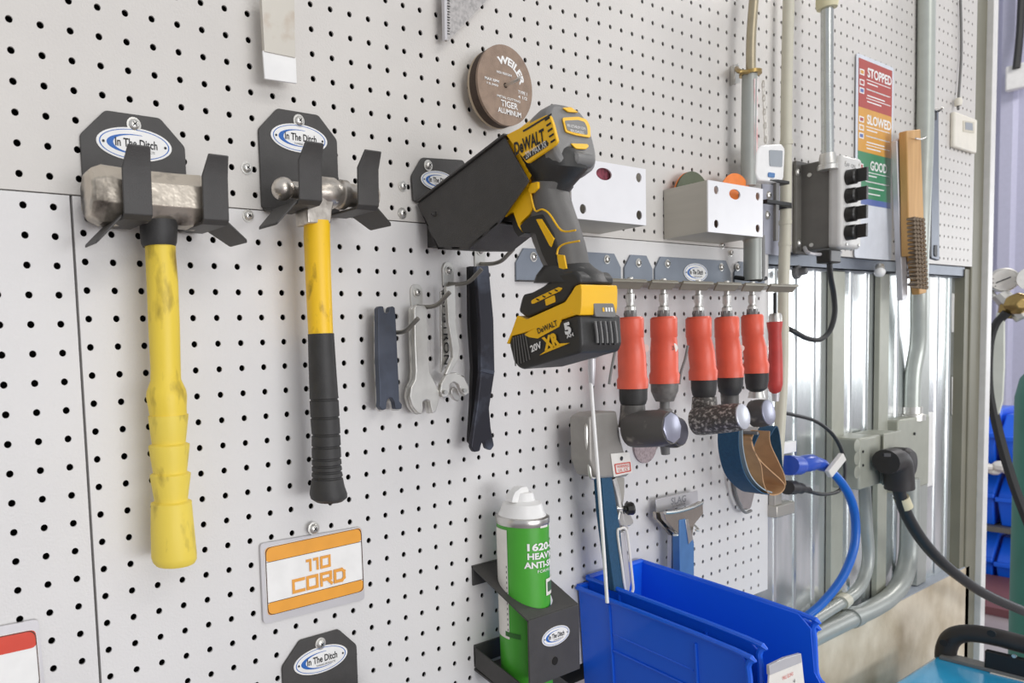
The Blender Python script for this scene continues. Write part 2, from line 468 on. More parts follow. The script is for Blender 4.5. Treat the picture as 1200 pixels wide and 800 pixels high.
GL = {'1': ([[(.12, .95), (.42, .95), (.42, 0)]], .68), '0': ([[(.1, 0), (.9, 0), (.9, .95), (.1, .95), (.1, 0)]], 1.15), 'O': ([[(.1, 0), (.9, 0), (.9, .95), (.1, .95), (.1, 0)]], 1.15),
      'C': ([[(.95, .95), (.1, .95), (.1, 0), (.95, 0)]], 1.15), 'R': ([[(.1, 0), (.1, .95), (.9, .95), (.9, .42), (.35, .42)], [(.6, .42), (.95, 0)]], 1.15), 'D': ([[(.1, 0), (.7, 0), (.9, .2), (.9, .75), (.7, .95), (.1, .95), (.1, 0)]], 1.1)}
def strokes(s, c, w, h, par, m, lw=.2):
    tot = sum(GL[ch][1] for ch in s); x = 0; b = MB(); kk = 0
    for ch in s:
        for line in GL[ch][0]:
            P_ = [((x+u)/tot*w-w/2, (v-.5)*h) for u, v in line]
            for (ax_, ay_), (bx_, by_) in zip(P_, P_[1:]):
                d = V((bx_-ax_, by_-ay_, 0)); L_ = d.length; d /= L_; nn = V((-d.y, d.x, 0)); hw = lw*h/2
                cor = [(V((ax_, ay_, 0))-d*hw-nn*hw), (V((bx_, by_, 0))+d*hw-nn*hw), (V((bx_, by_, 0))+d*hw+nn*hw), (V((ax_, ay_, 0))-d*hw+nn*hw)]
                kk += 1; b.prism([c+rv*p.x+upv*p.y-YD*(.012+.0015*kk) for p in cor], (0, .008, 0))
        x += GL[ch][1]
    b.build('lettering', m, par)
strokes('110', lerpq(qi, .53, .395), W_*.27, H_*.155, t, ORGT, .26)
strokes('CORD', lerpq(qi, .53, .655), W_*.56, H_*.175, t, ORGT, .26)
screw(A(367.5, 619, .22), .21, t)

O = [(-40, 742), (45, 725), (53, 806), (-36, 830)]
t = thing('sign', 'sign with a red top band on a silver plate in the lower left corner', 'sign', A(0, 800, .1))
MB().prism(rnd(trace(O, .14), .18), (0, .1, 0)).build('backing_plate', PLATE, t)
face = trace([(-36, 752), (42.5, 736), (48.5, 806), (-32, 828)], .16)
MB().prism(rnd(face, .3), (0, .02, 0)).build('card', WHITE, t)
qi = [p+((face[0]+face[1]+face[2]+face[3])/4-p).normalized()*.03-V((0, .01, 0)) for p in face]
band(qi, 0, .30, REDS, 'band', t, 0, 1., .01, .22); frameline([p-V((0, .003, 0)) for p in qi], t, LINE)

# ================================================================ HAMMER BRACKETS
def hammer_bracket(x0, x1, zb, zt, label, tx=None, th=(1.5, .6)):
    """wall plate, a shelf with a slot for the handle, two upturned tines, side ears"""
    t = thing('hammer_bracket', label, 'bracket', (x0, 0, zb), 'black hammer brackets on the pegboard')
    W = x1-x0; c = .24*W
    pl = [V((x0, -.02, zb)), V((x1, -.02, zb)), V((x1, -.02, zt-c)), V((x1-c, -.02, zt)), V((x0+c, -.02, zt)), V((x0, -.02, zt-c))]
    MB().prism(rnd(pl, .12), (0, -.1, 0)).build('wall_plate', BLK, t, .02)
    N = 2.75; zs = zb-.30
    tx = tx or (x0+.08, x0+1.1, x1-1.02, x1)
    for a0, a1, sgn in ((tx[0], tx[1], -1), (tx[2], tx[3], 1)):
        sec = [(0, zb+.02), (.25, zb-.12), (.6, zb-.24), (N-.15, zs), (N, zs+.1), (N+.05, zs+th[0]), (N+.42, zs+th[0]+th[1])]
        rings = []
        for k, (n, z) in enumerate(sec):
            k0, k1 = sec[max(k-1, 0)], sec[min(k+1, len(sec)-1)]
            d = V((0, -(k1[0]-k0[0]), k1[1]-k0[1])).normalized(); nn = V((0, d.z, -d.y))*.05
            sh = .12 if k == len(sec)-1 else 0
            rings.append([V((a0+sh, -n, z))-nn, V((a1-sh, -n, z))-nn, V((a1-sh, -n, z))+nn, V((a0+sh, -n, z))+nn])
        MB().loft(rings).build('tine', BLK, t, .03)
        xo = a0 if sgn < 0 else a1
        dz = .58 if sgn > 0 else .85
        ear = [V((xo, -.95, zs+.02)), V((xo, -N+.1, zs+.02)), V((xo+sgn*.85, -N+.25, zs-dz)), V((xo+sgn*.85, -1.1, zs-dz+.05))]
        MB().prism(rnd(ear, .1), (0, 0, .1)).build('ear', BLK, t, .02)
    screw(((x0+x1)/2, -.12, zt-.38), .2, t)
    badge(((x0+x1)/2, -.12, zt-1.08), W*.72, W*.30, t)
    return t
p0 = A(96, 200, .1); p1 = A(218, 200, .1); zt = A(150, 133, .1).z
q0 = A(305, 200, .1); q1 = A(396, 200, .1); zt2 = A(350, 131, .1).z
zs1 = A(163, 255, 2.75).z
hammer_bracket(p0.x, p1.x, zs1+.3, zt, 'black octagonal bracket with oval badge holding the sledgehammer', (A(145, 254, 2.75).x, A(179, 254, 2.75).x, A(238, 255, 2.75).x, A(268, 255, 2.75).x), (A(160, 198, 2.8).z-zs1, .66))
hammer_bracket(q0.x, q1.x, 64.0, zt2, 'black octagonal bracket with oval badge holding the ball-peen hammer')
r0 = A(331, 790, .1); r1 = A(419, 790, .1)
ztb = A(392, 738.5, .1).z
hammer_bracket(r0.x, r1.x, ztb-(zt2-64.0), ztb, 'black octagonal bracket below the 110 CORD sign, cut by the lower edge')

def upright(b, rows, n, seg=28):
    """lathe along rows of (left x, right x, y) in the picture at distance n out from the wall"""
    rings = []
    for r in rows:
        xl, xr, y = r[:3]; nn = r[3] if len(r) > 3 else n
        c = A((xl+xr)/2, y, nn); R = rad((xr-xl)/2, (xl+xr)/2, y, nn)
        rings.append([c+V((math.cos(a)*R, math.sin(a)*R, 0)) for a in [2*math.pi*k/seg for k in range(seg)]])
    return b.loft(rings)

# ---- sledgehammer
t = thing('sledgehammer', 'sledgehammer with worn steel head and long yellow ribbed handle', 'hammer', A(204, 658, 1.6))
hc0 = A(103, 228, 1.55); hz = (A(103, 194, 1.55).z+A(103, 262, 1.55).z)/2
hr = (A(110, 194, 1.55).z-A(110, 262, 1.55).z)/2
xa, xb = A(101, 228, 1.55).x, A(240, 228, 1.55).x
def octo(x, r, k=.55, rr=1.):
    c = r*k; P = [(-r, -c), (-c, -r), (c, -r), (r, -c), (r, c), (c, r), (-c, r), (-r, c)]
    return [V((x, -1.55+p[0], hz+p[1]*rr)) for p in P]
b = MB().loft([octo(xa, hr*.72, .5), octo(xa+.1, hr*.84, .45), octo(xa+.42, hr*.98, .42), octo(xa+1.5, hr*.93, .42), octo(xb-1.2, hr*.93, .42), octo(xb-.35, hr*.95, .45), octo(xb, hr*.7, .5)])
b.build('head', WORN, t, .03, ang=20)
MB_ = MB(); upright(MB_, [(163, 209, 260), (163.5, 208.5, 270), (165, 207.5, 285), (167, 206, 289)], 1.55).build('collar', RUB, t)
b = MB(); upright(b, [(169.5, 206, 286), (170, 206.5, 300), (171.5, 209, 330), (173.5, 211, 380), (176, 212, 430), (176, 212.5, 445),
    (171.5, 218.5, 458), (171, 219.5, 464), (174, 219, 480), (175, 219.5, 486)], 1.55).build('handle', YEL, t)
b = MB(); upright(b, [(173.5, 221, 486), (173.5, 221, 489), (177.5, 218, 518), (178, 218, 519), (174, 222.5, 521), (174, 222.5, 524), (179, 219.5, 552), (179.2, 219.5, 553), (175.5, 223.7, 555),
    (175.5, 223.7, 558), (180.5, 220.5, 584), (180.8, 220.5, 586), (176.5, 225, 588), (176.5, 225.3, 592), (176.5, 228, 620), (177, 231, 650), (179, 231, 656), (182, 229, 659.5)], 1.55).build('grip', YEL2, t)

# ---- ball-peen hammer
t = thing('ball_peen_hammer', 'ball-peen hammer with yellow shaft and black ribbed rubber grip', 'hammer', A(385, 585, 1.6))
c = A(333, 221.5, 1.6); R = rad(13.6, 333, 221, 1.6)
bz = c.z
def X_(x): return A(x, 224, 1.6).x
prof = [(X_(320)+R*(1-math.cos(a)), R*math.sin(a)) for a in [math.pi*k/12 for k in range(0, 10)]]
prof = [(x, r) for x, r in prof]
prof += [(X_(352), .34), (X_(362), .40), (X_(371), .55), (X_(376), .62), (X_(388), .62), (X_(393), .52), (X_(396), .52), (X_(397), .58), (X_(403), .58), (X_(405), .47), (X_(421), .46), (X_(423), .53), (X_(436), .53), (X_(437), .46)]
MB().lathe((0, -1.6, bz), XD, prof, 28).build('head', WORN2, t)
so = trace([(371, 214), (391, 214), (392, 236), (389.5, 246), (388.5, 261.5), (361, 261.5), (360, 244), (366, 238)], 2.05)
MB().prism(rnd(so, .08), (0, .9, 0)).build('socket', WORN2, t, .1, seg=3)
b = MB(); upright(b, [(356, 387, 260), (355.5, 387, 275), (357.5, 388, 320), (361, 390.5, 391)], 1.6).build('handle', YELH, t)
rows = [(360.5, 391.5, 391), (361.5, 394, 430), (362.5, 396.5, 464)]
for y0, l, r in ((468, 362.6, 397), (489, 363.5, 398), (509, 365, 399), (523, 365, 399.5), (537, 365.2, 400), (545, 365.2, 400.5), (552, 365.2, 401), (559, 365, 402)):
    rows += [(l, r, y0-1.6), (l+1.3, r-1.3, y0-.6), (l+1.3, r-1.3, y0+.6), (l, r, y0+1.6)]
rows += [(363.5, 404, 570), (362.5, 407, 578), (364, 407, 583), (370, 402, 587)]
b = MB(); upright(b, rows, 1.6).build('grip', RUB, t)

# ================================================================ THINGS ALONG THE TOP
t = thing('steel_rule', 'rusty steel plate with a white tab hanging by the top edge', 'steel strip', A(328, 67, 1))
B4 = lambda pts: crop(260, 0, 4, pts)
MB().prism(trace(B4([(183, -60), (340, -60), (345, 271), (200, 241)]), .9), (0, .18, 0)).build('plate', mat('rusty_steel_plate', 'cdc8bd', .45, .4, 0, 'a07a52', 28, .2, 200, thr=(.5, .85)), t, .02)
MB().prism(trace(B4([(192, 236), (347, 266), (352, 391), (202, 369)]), .86), (0, .08, 0)).build('tab', WHITE, t, .02)
t = thing('speed_square', 'pointed corner of a perforated silver square ruler at the top edge', 'square', A(527, 48, .6))
C4 = lambda pts: crop(480, 0, 4, pts)
MB().prism(rnd(trace(C4([(165, -60), (172, 190), (182, 192), (420, -60)]), .55), .08), (0, .12, 0)).build('blade', mat('square_aluminium', 'c4c0bd', .4, .5, .3, scale=220), t, .01)
MB().prism(trace(C4([(162, -60), (167, 188), (178, 184), (176, -60)]), .62), (0, .2, 0)).build('fence', PLATE, t, .02)
for k in range(13):
    p = A(*C4([(181, 2+k*13)])[0], .57); MB().box(p, (.14 if k % 2 else .22, .02, .03)).build('graduation', INK, t)

# ---- cutting discs
c = A(592.5, 100, 1.15); R = (A(590, 52.5, 1.15).z-A(598, 148, 1.15).z)/2
for k, (nb, nf, m, lab, rr) in enumerate(((1.03, 1.15, BROWN, 'front brown cutting disc with white printing, topmost of its stack on the hook', R),
      (.62, 1.0, BROWND, 'dark brown thick disc stacked directly behind the printed brown disc', R*.985),
      (.48, .6, mat('disc_tan', 'b9a890', .7), 'thin tan disc at the very back of the cutting disc stack', R*.985))):
    t = thing('cutting_disc', lab, 'disc', (c.x, -nb, c.z), 'cutting discs stacked on one hook')
    h = circ((c.x, -nf, c.z), XD, ZD, .13, 16)
    MB().plate(circ((c.x, -nf, c.z), XD, ZD, rr, 56), [h], (0, nf-nb, 0)).build('disc_body', m, t)
    if k == 0:
        def arc(u, v, c=c, R=R): 
            a = math.radians(62)-u/(R*.62); rr2 = R*.62+v
            return V((c.x+math.cos(a)*rr2, -1.16, c.z+math.sin(a)*rr2))
        text('WEILER', c, XD, ZD, R*1.15, R*.2, INKW, t, mapf=arc, bold=.04, sub=1)
        for s, u, w_, wd, hh in (('TIGER', .12, -.47, .62, .16), ('ALUMINUM', .12, -.66, .85, .13), ('METAL CUTTING', .1, -.32, .85, .06), ('MAX RPM', -.5, .06, .5, .07), ('13,300', -.48, -.05, .4, .06), ('TYPE 1', .62, -.1, .34, .08), ('4 1/2', .62, -.22, .34, .08), ('HIGH PERFORM', -.05, .28, .55, .06)):
            text(s, (c.x+u*R, -1.155, c.z+w_*R), (1, 0, -.05), ZD, wd*R, hh*R, INKW, t, bold=.02)
t = thing('disc_hook', 'thin steel peg through the centre of the cutting discs', 'hook', (c.x, 0, c.z))
MB().tube([(c.x, .3, c.z), (c.x, -1.6, c.z), (c.x+.1, -1.95, c.z+.12)], .075, 10, 3).build('peg', ZINC, t)

# ================================================================ DRILL HOLSTER AND DRILL
XL = 17.35; XR = 19.95; XM = (XL+XR)/2
t = thing('drill_holster', 'black sheet metal holster with oval badge holding the yellow drill', 'holster', (17.1, 0, 64.0))
pl = trace([(483, 236), (481, 206), (493, 185), (541, 188), (547, 200), (548, 240)], .05)
MB().prism(rnd(pl, .12), (0, -.1, 0)).build('wall_plate', BLK, t, .02)
s0, s1, s2, s3 = AX(480, 242, XL), AX(591, 161, XL), AX(619, 212, XL), AX(584, 262, XL)
s4, s5 = AX(548, 292, XL), AX(513, 292, XL)
s0.y = min(s0.y, -.15)
side = [s0, s1, s2, s3, s4, s5]
MB().prism(side, (.1, 0, 0)).build('side_wall', BLK, t, .02)
side2 = [p+V((XR-XL, 0, 0)) for p in side]
MB().prism(side2, (.1, 0, 0)).build('side_wall', BLK, t, .02)
top = [s0+V((-.12, -.1, .05)), s1+V((-.12, -.1, .05)), s1+V((.35, -.1, .05)), s0+V((.35, -.1, .05))]
MB().prism(top, (0, .03, .08)).build('lip', BLK, t, .01)
bot = [s2, s3, s4, s5, s0]
MB().prism([s5, s5+V((XR-XL, 0, 0)), s4+V((XR-XL, 0, 0)), s4], (0, 0, .1)).build('floor_plate', BLK, t, .01)
MB().prism([s4, s4+V((XR-XL, 0, 0)), s3+V((XR-XL, 0, 0)), s3], (0, .08, .08)).build('front_plate', BLK, t, .01)
MB().prism([s5+V((0, 0, 0)), s5+V((XR-XL, 0, 0)), s0+V((XR-XL, 0, 0)), s0], (0, -.1, 0)).build('back_plate', BLK, t, .01)
MB().box((XM, -.3, (s0.z+s5.z)/2), (1.2, .6, 1.6)).build('spacer', BLK, t, .02)
screw(A(501.5, 194, .15), .19, t)
badge(A(513, 212, .16), 2.1, .9, t)
screw(AX(509, 251, XL)-V((.02, 0, 0)), .08, t, -XD, BLK)

t = thing('cordless_drill', 'yellow and black cordless drill hanging nose down in the black holster', 'drill', AX(640, 430, XM))
# housing axis: from inside the holster out and up
e1 = AX(672, 160, XM+.1); e0 = e1+V((0, 6.4, -1.65))
ax = (e1-e0).normalized(); upx = V((0, -ax.z, ax.y)); upx = upx if upx.z > 0 else -upx
L = (e1-e0).length
def sup(c, rx, ru, k=3., seg=32, flat=0):
    out = []
    for j in range(seg):
        a = 2*math.pi*j/seg; ca, sa = math.cos(a), math.sin(a)
        out.append(c+XD*rx*math.copysign(abs(ca)**(2/k), ca)+upx*ru*math.copysign(abs(sa)**(2/k), sa))
    return out
MB().loft([sup(e0+ax*s, rx, ru, 2) for s, rx, ru in ((.2, .3, .3), (.25, .62, .62), (2.0, .85, .85), (2.1, .98, .98), (3.6, 1.05, 1.05), (3.7, .9, .9))]).build('chuck', DRUB, t)
MB().loft([sup(e0+ax*s, rx, ru, 3) for s, rx, ru in ((3.3, 1.05, 1.1), (3.6, 1.15, 1.25), (4.6, 1.2, 1.32), (L-.75, 1.22, 1.36))]).build('housing', YELD, t)
# rear cap in grey with yellow rim inserts
MB().loft([sup(e0+ax*s, rx, ru, 3) for s, rx, ru in ((L-.95, 1.25, 1.36), (L-.5, 1.3, 1.42), (L-.12, 1.26, 1.38), (L, 1.14, 1.24))]).build('rear_cap', DGREY, t, .05)
cc = e0+ax*(L+.0)
# lower dark shell under the yellow housing flowing to the grip
low = traceX(crop(590, 110, 6.667, [(190, 545), (420, 395), (480, 350), (520, 450), (530, 520), (655, 540), (600, 600), (520, 690), (460, 745), (350, 740), (290, 680), (230, 600)]), XL+.05)
low = traceX([(617, 193), (653, 169), (664, 163), (672, 187), (689, 192), (683, 200), (668, 215), (659, 224), (650, 224), (640, 221), (632, 212), (622, 202)], XL+.12)
def shellrows(rows, X, k=2.4, seg=28):
    R_ = []
    for l, r, w in rows:
        a, c2 = AX(*l, X), AX(*r, X); m_ = (a+c2)/2; h = (c2-a)/2
        R_.append([m_+h*math.copysign(abs(math.cos(q))**(2/k), math.cos(q))+XD*w*math.copysign(abs(math.sin(q))**(2/k), math.sin(q)) for q in [2*math.pi*j/seg for j in range(seg)]])
    return R_
MB().loft(shellrows([((618, 176), (668, 168), 1.1), ((617, 188), (680, 182), 1.12), ((620, 199), (681, 196), 1.04), ((626, 209), (674, 205), .92), ((633, 218), (664, 216), .8), ((634, 226), (660, 224), .72)], XM-.1)).build('motor_shell', DRUB, t)
# raised yellow side plate with the name
panel = traceX(crop(590, 110, 6.667, [(20, 320), (330, 165), (362, 168), (385, 230), (420, 370), (400, 400), (185, 545), (165, 520)]), XL-.02)
pp = MB().prism(rnd(panel, .08), (.14, 0, 0)).build('side_plate', YELD, t, .03)
pr = (AX(645, 152, XL)-AX(603, 178, XL)).normalized(); pu = V((0, pr.z, -pr.y)); pu = pu if pu.z > 0 else -pu
def sidepanel_text(s, x0, y0, x1, y1, h, m, par, X, **k):
    a, b_ = AX(x0, y0, X), AX(x1, y1, X); r = (b_-a); u = V((0, -r.z, r.y)); u = u if u.z > 0 else -u
    return text(s, (a+b_)/2, r, u, r.length, h, m, par, **k)
sidepanel_text('DeWALT', 603, 175, 638, 158, .52, INK, pp, XL-.03, bold=.03, ext=.01)
blk = traceX(crop(590, 110, 6.667, [(150, 490), (335, 362), (352, 385), (348, 405), (175, 520)]), XL-.03)
bk = MB().prism(blk, (.02, 0, 0)).build('name_strip', DRUB, pp)
sidepanel_text('20V MAX XR', 616, 182.5, 640.5, 168, .26, INKW, bk, XL-.035, ext=.012)
for k in range(5):
    p = AX(*crop(590, 110, 6.667, [(342+k*11, 195+k*43)])[0], XL-.03)
    MB().obox(p, (.012, 0, 0), ax*.1, upx*.035).build('vent', INK, pp)
sl = traceX(crop(590, 110, 6.667, [(150, 285), (300, 195), (375, 150), (375, 165), (180, 285), (155, 298)]), XL-.03)
MB().prism(sl, (.02, 0, 0)).build('groove', DRUB, pp)
# rear label
lab = trace(crop(590, 110, 6.667, [(455, 190), (580, 185), (640, 205), (670, 260), (672, 345), (560, 325), (480, 300)]), 0)
def oncap(px_, off=.02):       # point on the cap's end plane
    d = ray(*px_); tt = ((cc+ax*off)-CAM).dot(ax)/d.dot(ax); return CAM+d*tt
lp = rnd([oncap(p) for p in crop(590, 110, 6.667, [(455, 190), (580, 182), (645, 205), (672, 260), (674, 345), (560, 325), (480, 300)])], .1)
lb = MB().prism(lp, ax*.04).build('rear_label', YELD, t)
lp = rnd([oncap(p, .05) for p in crop(590, 110, 6.667, [(475, 210), (580, 205), (630, 220), (652, 265), (655, 322), (560, 305), (495, 285)])], .08)
MB().prism(lp, ax*.02).build('label_field', DGREY, lb)
a_, b_ = oncap(crop(590, 110, 6.667, [(495, 243)])[0], .08), oncap(crop(590, 110, 6.667, [(640, 272)])[0], .08)
text('XR LITHIUM ION', (a_+b_)/2, b_-a_, ax.cross(b_-a_), (b_-a_).length, .12, INKW, lb, ext=0)
text('BRUSHLESS', (a_+b_)/2-ax.cross(b_-a_).normalized()*.2, b_-a_, ax.cross(b_-a_), (b_-a_).length*.7, .12, INKW, lb, ext=0)
for pts in ([(455, 112), (520, 108), (580, 150), (500, 145)], [(520, 390), (650, 395), (660, 415), (640, 435), (560, 432)]):
    MB().prism(rnd([oncap(p) for p in crop(590, 110, 6.667, pts)], .06), ax*.05).build('cap_insert', YELD, t, .02)
MB().loft([circ(AX(670, 186, XM-.4)+XD*s, YD, ZD, r, 14) for s, r in ((0, .15), (.1, .25), (1.0, .27), (1.1, .15))]).build('belt_stud', DGREY, t)
# grip: side outline rows -> rounded loft
rows = [((631, 214), (662, 214)), ((634, 224), (658, 222)), ((630, 240), (664, 240)), ((626.5, 254), (669, 252)), ((627, 268), (674, 266)), ((631, 284), (679, 282)), ((637, 298), (682, 296)), ((645, 314), (684, 310)), ((640, 325), (697, 318))]
def griploft(rows, X, w, k=2.6, seg=28):
    R_ = []
    for l, r in rows:
        a, c2 = AX(*l, X), AX(*r, X); m_ = (a+c2)/2; h = (c2-a)/2; ring = []
        for j in range(seg):
            an = 2*math.pi*j/seg; ca, sa = math.cos(an), math.sin(an)
            ring.append(m_+h*math.copysign(abs(ca)**(2/k), ca)+XD*w*math.copysign(abs(sa)**(2/k), sa))
        R_.append(ring)
    return R_
g = MB().loft(griploft(rows, XM-.2, .78)).build('grip', GRUB, t)
MB().loft(shellrows([((646, 309), (684, 307), .78), ((642, 316), (690, 313), .92), ((637, 323), (700, 319), 1.05), ((634, 332), (705, 330), 1.12)], XM-.15)).build('foot_neck', DRUB, t)
XG = XM-.99
def decal(name, pts, m, X, par, th=.05, r=.03, s=5.714, o=(560, 200)):
    return MB().prism(rnd(traceX(crop(o[0], o[1], s, pts), X), r), (th, 0, 0)).build(name, m, par, .01)
decal('grip_panel', [(382, 300), (430, 290), (500, 420), (530, 520), (520, 600), (560, 700), (500, 700), (430, 560), (395, 460), (385, 420), (300, 410), (280, 370), (340, 310)], DRUB, XG-.02, t, .3, .06)
decal('grip_insert', [(388, 325), (425, 322), (508, 455), (490, 512), (478, 500)], YELD, XG-.06, t, .08)
decal('grip_insert', [(528, 560), (575, 565), (592, 655), (545, 668)], YELD, XG-.06, t, .08)
def stripe(pts, X, r_=.035):
    MB().tube(traceX(crop(560, 200, 5.714, pts), X), r_, 8, 4).build('accent_line', YELD, t)
stripe([(350, 140), (382, 265), (430, 258), (480, 290), (560, 400), (655, 398)], XG-.05)
stripe([(530, 560), (540, 520), (580, 490), (680, 470)], XG-.02)
decal('selector', [(335, 130), (350, 85), (400, 72), (400, 115), (365, 150), (345, 150)], YELD, XG-.1, t, .6, .05)
decal('trigger', [(345, 5), (357, 30), (318, 72), (348, 150), (362, 260), (342, 290), (282, 350), (290, 400), (300, 412), (272, 375), (245, 300), (238, 275), (205, 285), (175, 310), (160, 300), (145, 250), (165, 205), (190, 200), (212, 212), (250, 205), (272, 180), (282, 110), (310, 40)], YELD, XG-.02, t, 1.3, .05)
decal('trigger_guard', [(62, 285), (140, 245), (160, 300), (178, 315), (230, 290), (250, 300), (275, 375), (320, 415), (300, 425), (270, 442), (240, 400), (225, 340), (150, 340), (140, 320), (75, 310)], DRUB, XG+.1, t, .9, .05)
# foot
c3 = lambda pts: crop(590, 320, 6.667, pts)
foot = traceX(c3([(112, 300), (135, 200), (150, 165), (215, 150), (300, 105), (370, 50), (420, -20), (640, -25), (700, 5), (790, 50), (810, 110), (560, 110), (520, 180), (480, 220), (180, 352)]), XL+.12)
footw = 2.3
# the grey foot is symmetrical about the middle plane
foot = traceX(c3([(112, 300), (135, 200), (150, 165), (215, 150), (300, 105), (370, 50), (400, 0), (560, -20), (600, 30), (600, 80), (540, 110), (510, 180), (480, 220), (180, 352)]), XL+.1)
MB().prism(rnd(foot, .12), (2.0, 0, 0)).build('foot', DRUB, t, .2, seg=4)
yb = traceX(c3([(22, 550), (60, 460), (105, 330), (175, 362), (480, 225), (530, 150), (560, 100), (605, 85), (612, 130), (610, 260), (600, 330), (560, 325), (165, 465), (60, 492), (42, 555)]), XL)
MB().prism(rnd(yb, .06), (2.1, 0, 0)).build('foot_base', YELD, t, .1, seg=3)
ms = traceX(c3([(215, 215), (245, 195), (430, 108), (458, 118), (440, 140), (235, 238), (218, 240)]), XL+.06)
MB().prism(rnd(ms, .04), (.08, 0, 0)).build('mode_strip', YELD, t, .01)
for k in range(4):
    p = AX(*c3([(268+k*48, 206-k*24)])[0], XL+.05); MB().obox(p, (.012, 0, 0), (0, .06, .025), (0, 0, .025)).build('mode_mark', INK, t)
ms = traceX(c3([(322, 205), (395, 172), (402, 225), (330, 255)]), XL+.05)
MB().prism(rnd(ms, .04), (.08, 0, 0)).build('mode_button', YELD, t, .01)
# battery
bat = traceX(c3([(60, 492), (165, 462), (560, 330), (585, 328), (600, 345), (612, 560), (590, 625), (150, 752), (110, 735), (75, 690), (42, 555)]), XL+.02)
bt = MB().prism(rnd(bat, .1), (2.4, 0, 0)).build('battery', DRUB, t, .14, seg=4)
logo = traceX(c3([(160, 480), (200, 455), (520, 290), (535, 315), (450, 360), (430, 420), (445, 500), (520, 545), (280, 642), (345, 560), (300, 540), (265, 510), (200, 500)]), XL-.02)
MB().prism([logo[0], logo[1], logo[2], logo[3], logo[4], logo[5], logo[11], logo[12]], (.06, 0, 0)).build('label_field', YELD, bt)
sidepanel_text('DeWALT', 630, 388, 653, 378, .22, INK, bt, XL-.03, bold=.02)
sidepanel_text('XR', 636.5, 403.5, 655, 396, .52, YELD, bt, XL-.03, bold=.06)
MB().prism(traceX(c3([(282, 640), (350, 590), (445, 548), (515, 545)]), XL-.03), (.04, 0, 0)).build('label_wedge', YELD, bt)
sidepanel_text('20V', 622, 409, 634.5, 403.5, .27, INKW, bt, XL-.03, bold=.03)
sidepanel_text('5', 661.5, 386, 669, 383.5, .45, INKW, bt, XL-.03, bold=.06)
sidepanel_text('AH', 664, 394.5, 672, 391.5, .13, INKW, bt, XL-.03, bold=.03)
for k in range(6):
    a = AX(*c3([(78+k*18, 500-k*6)])[0], XL-.0); b2 = AX(*c3([(95+k*22, 725-k*10)])[0], XL-.0)
    MB().tube([a, b2], .028, 6, 0).build('grip_rib', GRUB, bt)
# battery rear details on its outward face
yb_ = AX(681.5, 390, XL).y-.02
def rear(x, y, off=.02): d = ray(x, y); tt = ((yb_-off)-CAM.y)/d.y; return CAM+d*tt
fg = MB().prism(rnd([rear(*p) for p in c3([(705, 235), (860, 235), (885, 330), (860, 345), (720, 340)])], .08), (0, .25, 0)).build('fuel_gauge', DGREY, bt, .02)
for k in range(4): MB().prism([rear(*p, .035) for p in c3([(775+k*22, 268), (787+k*22, 268), (790+k*22, 300), (778+k*22, 300)])], (0, .02, 0)).build('gauge_mark', INKW if k else YELD, fg)
for k in range(4):
    x = 735+k*38
    MB().tube([rear(*p, .03) for p in c3([(x, 380), (x+14, 480), (x+18, 560)])], .045, 8, 2).build('cooling_rib', INK, bt)
for k in range(5):
    x = 716+k*38
    MB().tube([rear(*p, .06) for p in c3([(x, 375), (x+14, 475), (x+18, 545)])], .05, 8, 2).build('cooling_rib', DGREY, bt)

# ================================================================ WHITE STEEL DISC BOXES
def disc_box(x0, x1, z0, z1, n, ovalc, label, group):
    t = thing('disc_box', label, 'metal box', (x0, 0, z0), group)
    W, H = x1-x0, z1-z0; hs = []
    for u, v in ((.14, .17), (.9, .17), (.14, .83), (.9, .83)):
        hs.append(circ((x0+W*u, -n, z0+H*v), XD, ZD, .24, 16))
    hs.append(circ((x0+W*ovalc, -n, z0+H*.80), XD, ZD, .62, 24, .3))
    MB().plate([V((x0, -n, z0)), V((x1, -n, z0)), V((x1, -n, z1)), V((x0, -n, z1))], hs, (0, .06, 0)).build('front', WHST, t)
    MB().box((x0+.03, -n/2, (z0+z1)/2), (.06, n-.12, H)).build('side', SATIN, t)
    MB().box((x1-.03, -n/2, (z0+z1)/2), (.06, n-.12, H)).build('side', SATIN, t)
    MB().box(((x0+x1)/2, -n/2, z0+.03), (W-.14, n-.12, .06)).build('bottom', SATIN, t)
    MB().box(((x0+x1)/2, -.04, (z0+z1)/2), (W-.14, .06, H)).build('back', SATIN, t)
    return t
b2l, b2r = A(777, 250, 0).x, A(894, 245, 2.65).x
disc_box(b2l, b2r, 64.1, 67.0, 2.65, .47, 'white steel box with orange sanding discs standing up out of it', 'white steel disc boxes')
n1 = 2.7; b1l, b1r = A(670, 240, n1).x, A(757, 240, n1).x
disc_box(b1l, b1r, 64.1, 67.0, n1, .42, 'white steel box with a maroon disc behind its oval hole, beside the drill', 'white steel disc boxes')
def sdisc(x, n, zc, R_, m, label, m2=None, face=None, dirv=YD):
    o = MB().lathe((x, -n, zc), dirv, [(0, R_), (.06, R_)], 48).build('sanding_disc', m)
    tag(o, label, 'sanding disc', 'sanding discs in the white steel boxes'); return o
zb_ = 64.2
oc = A(811, 201, .55); Rr = (oc.z-zb_)/2-.0
sdisc(b2l+Rr*.5+1.2, .5, zb_+Rr, Rr, ORNG, 'orange sanding disc behind the olive one in the right-hand steel box')
sdisc(b2l+.12+Rr, .66, zb_+Rr, Rr-.02, OLIVE, 'olive backed sanding disc at the left of the right-hand steel box')
fc = A(862, 202, 1.2); Rf = (fc.z-zb_)/2
sdisc(fc.x, 1.25, zb_+Rf*.985, Rf*.985, ORNG, 'orange sanding disc at the front of the right-hand steel box')
sdisc((b1l+b1r)/2-.3, 2.5, zb_+1.32, 1.3, MAROON, 'maroon sanding disc seen through the oval hole of the left steel box')
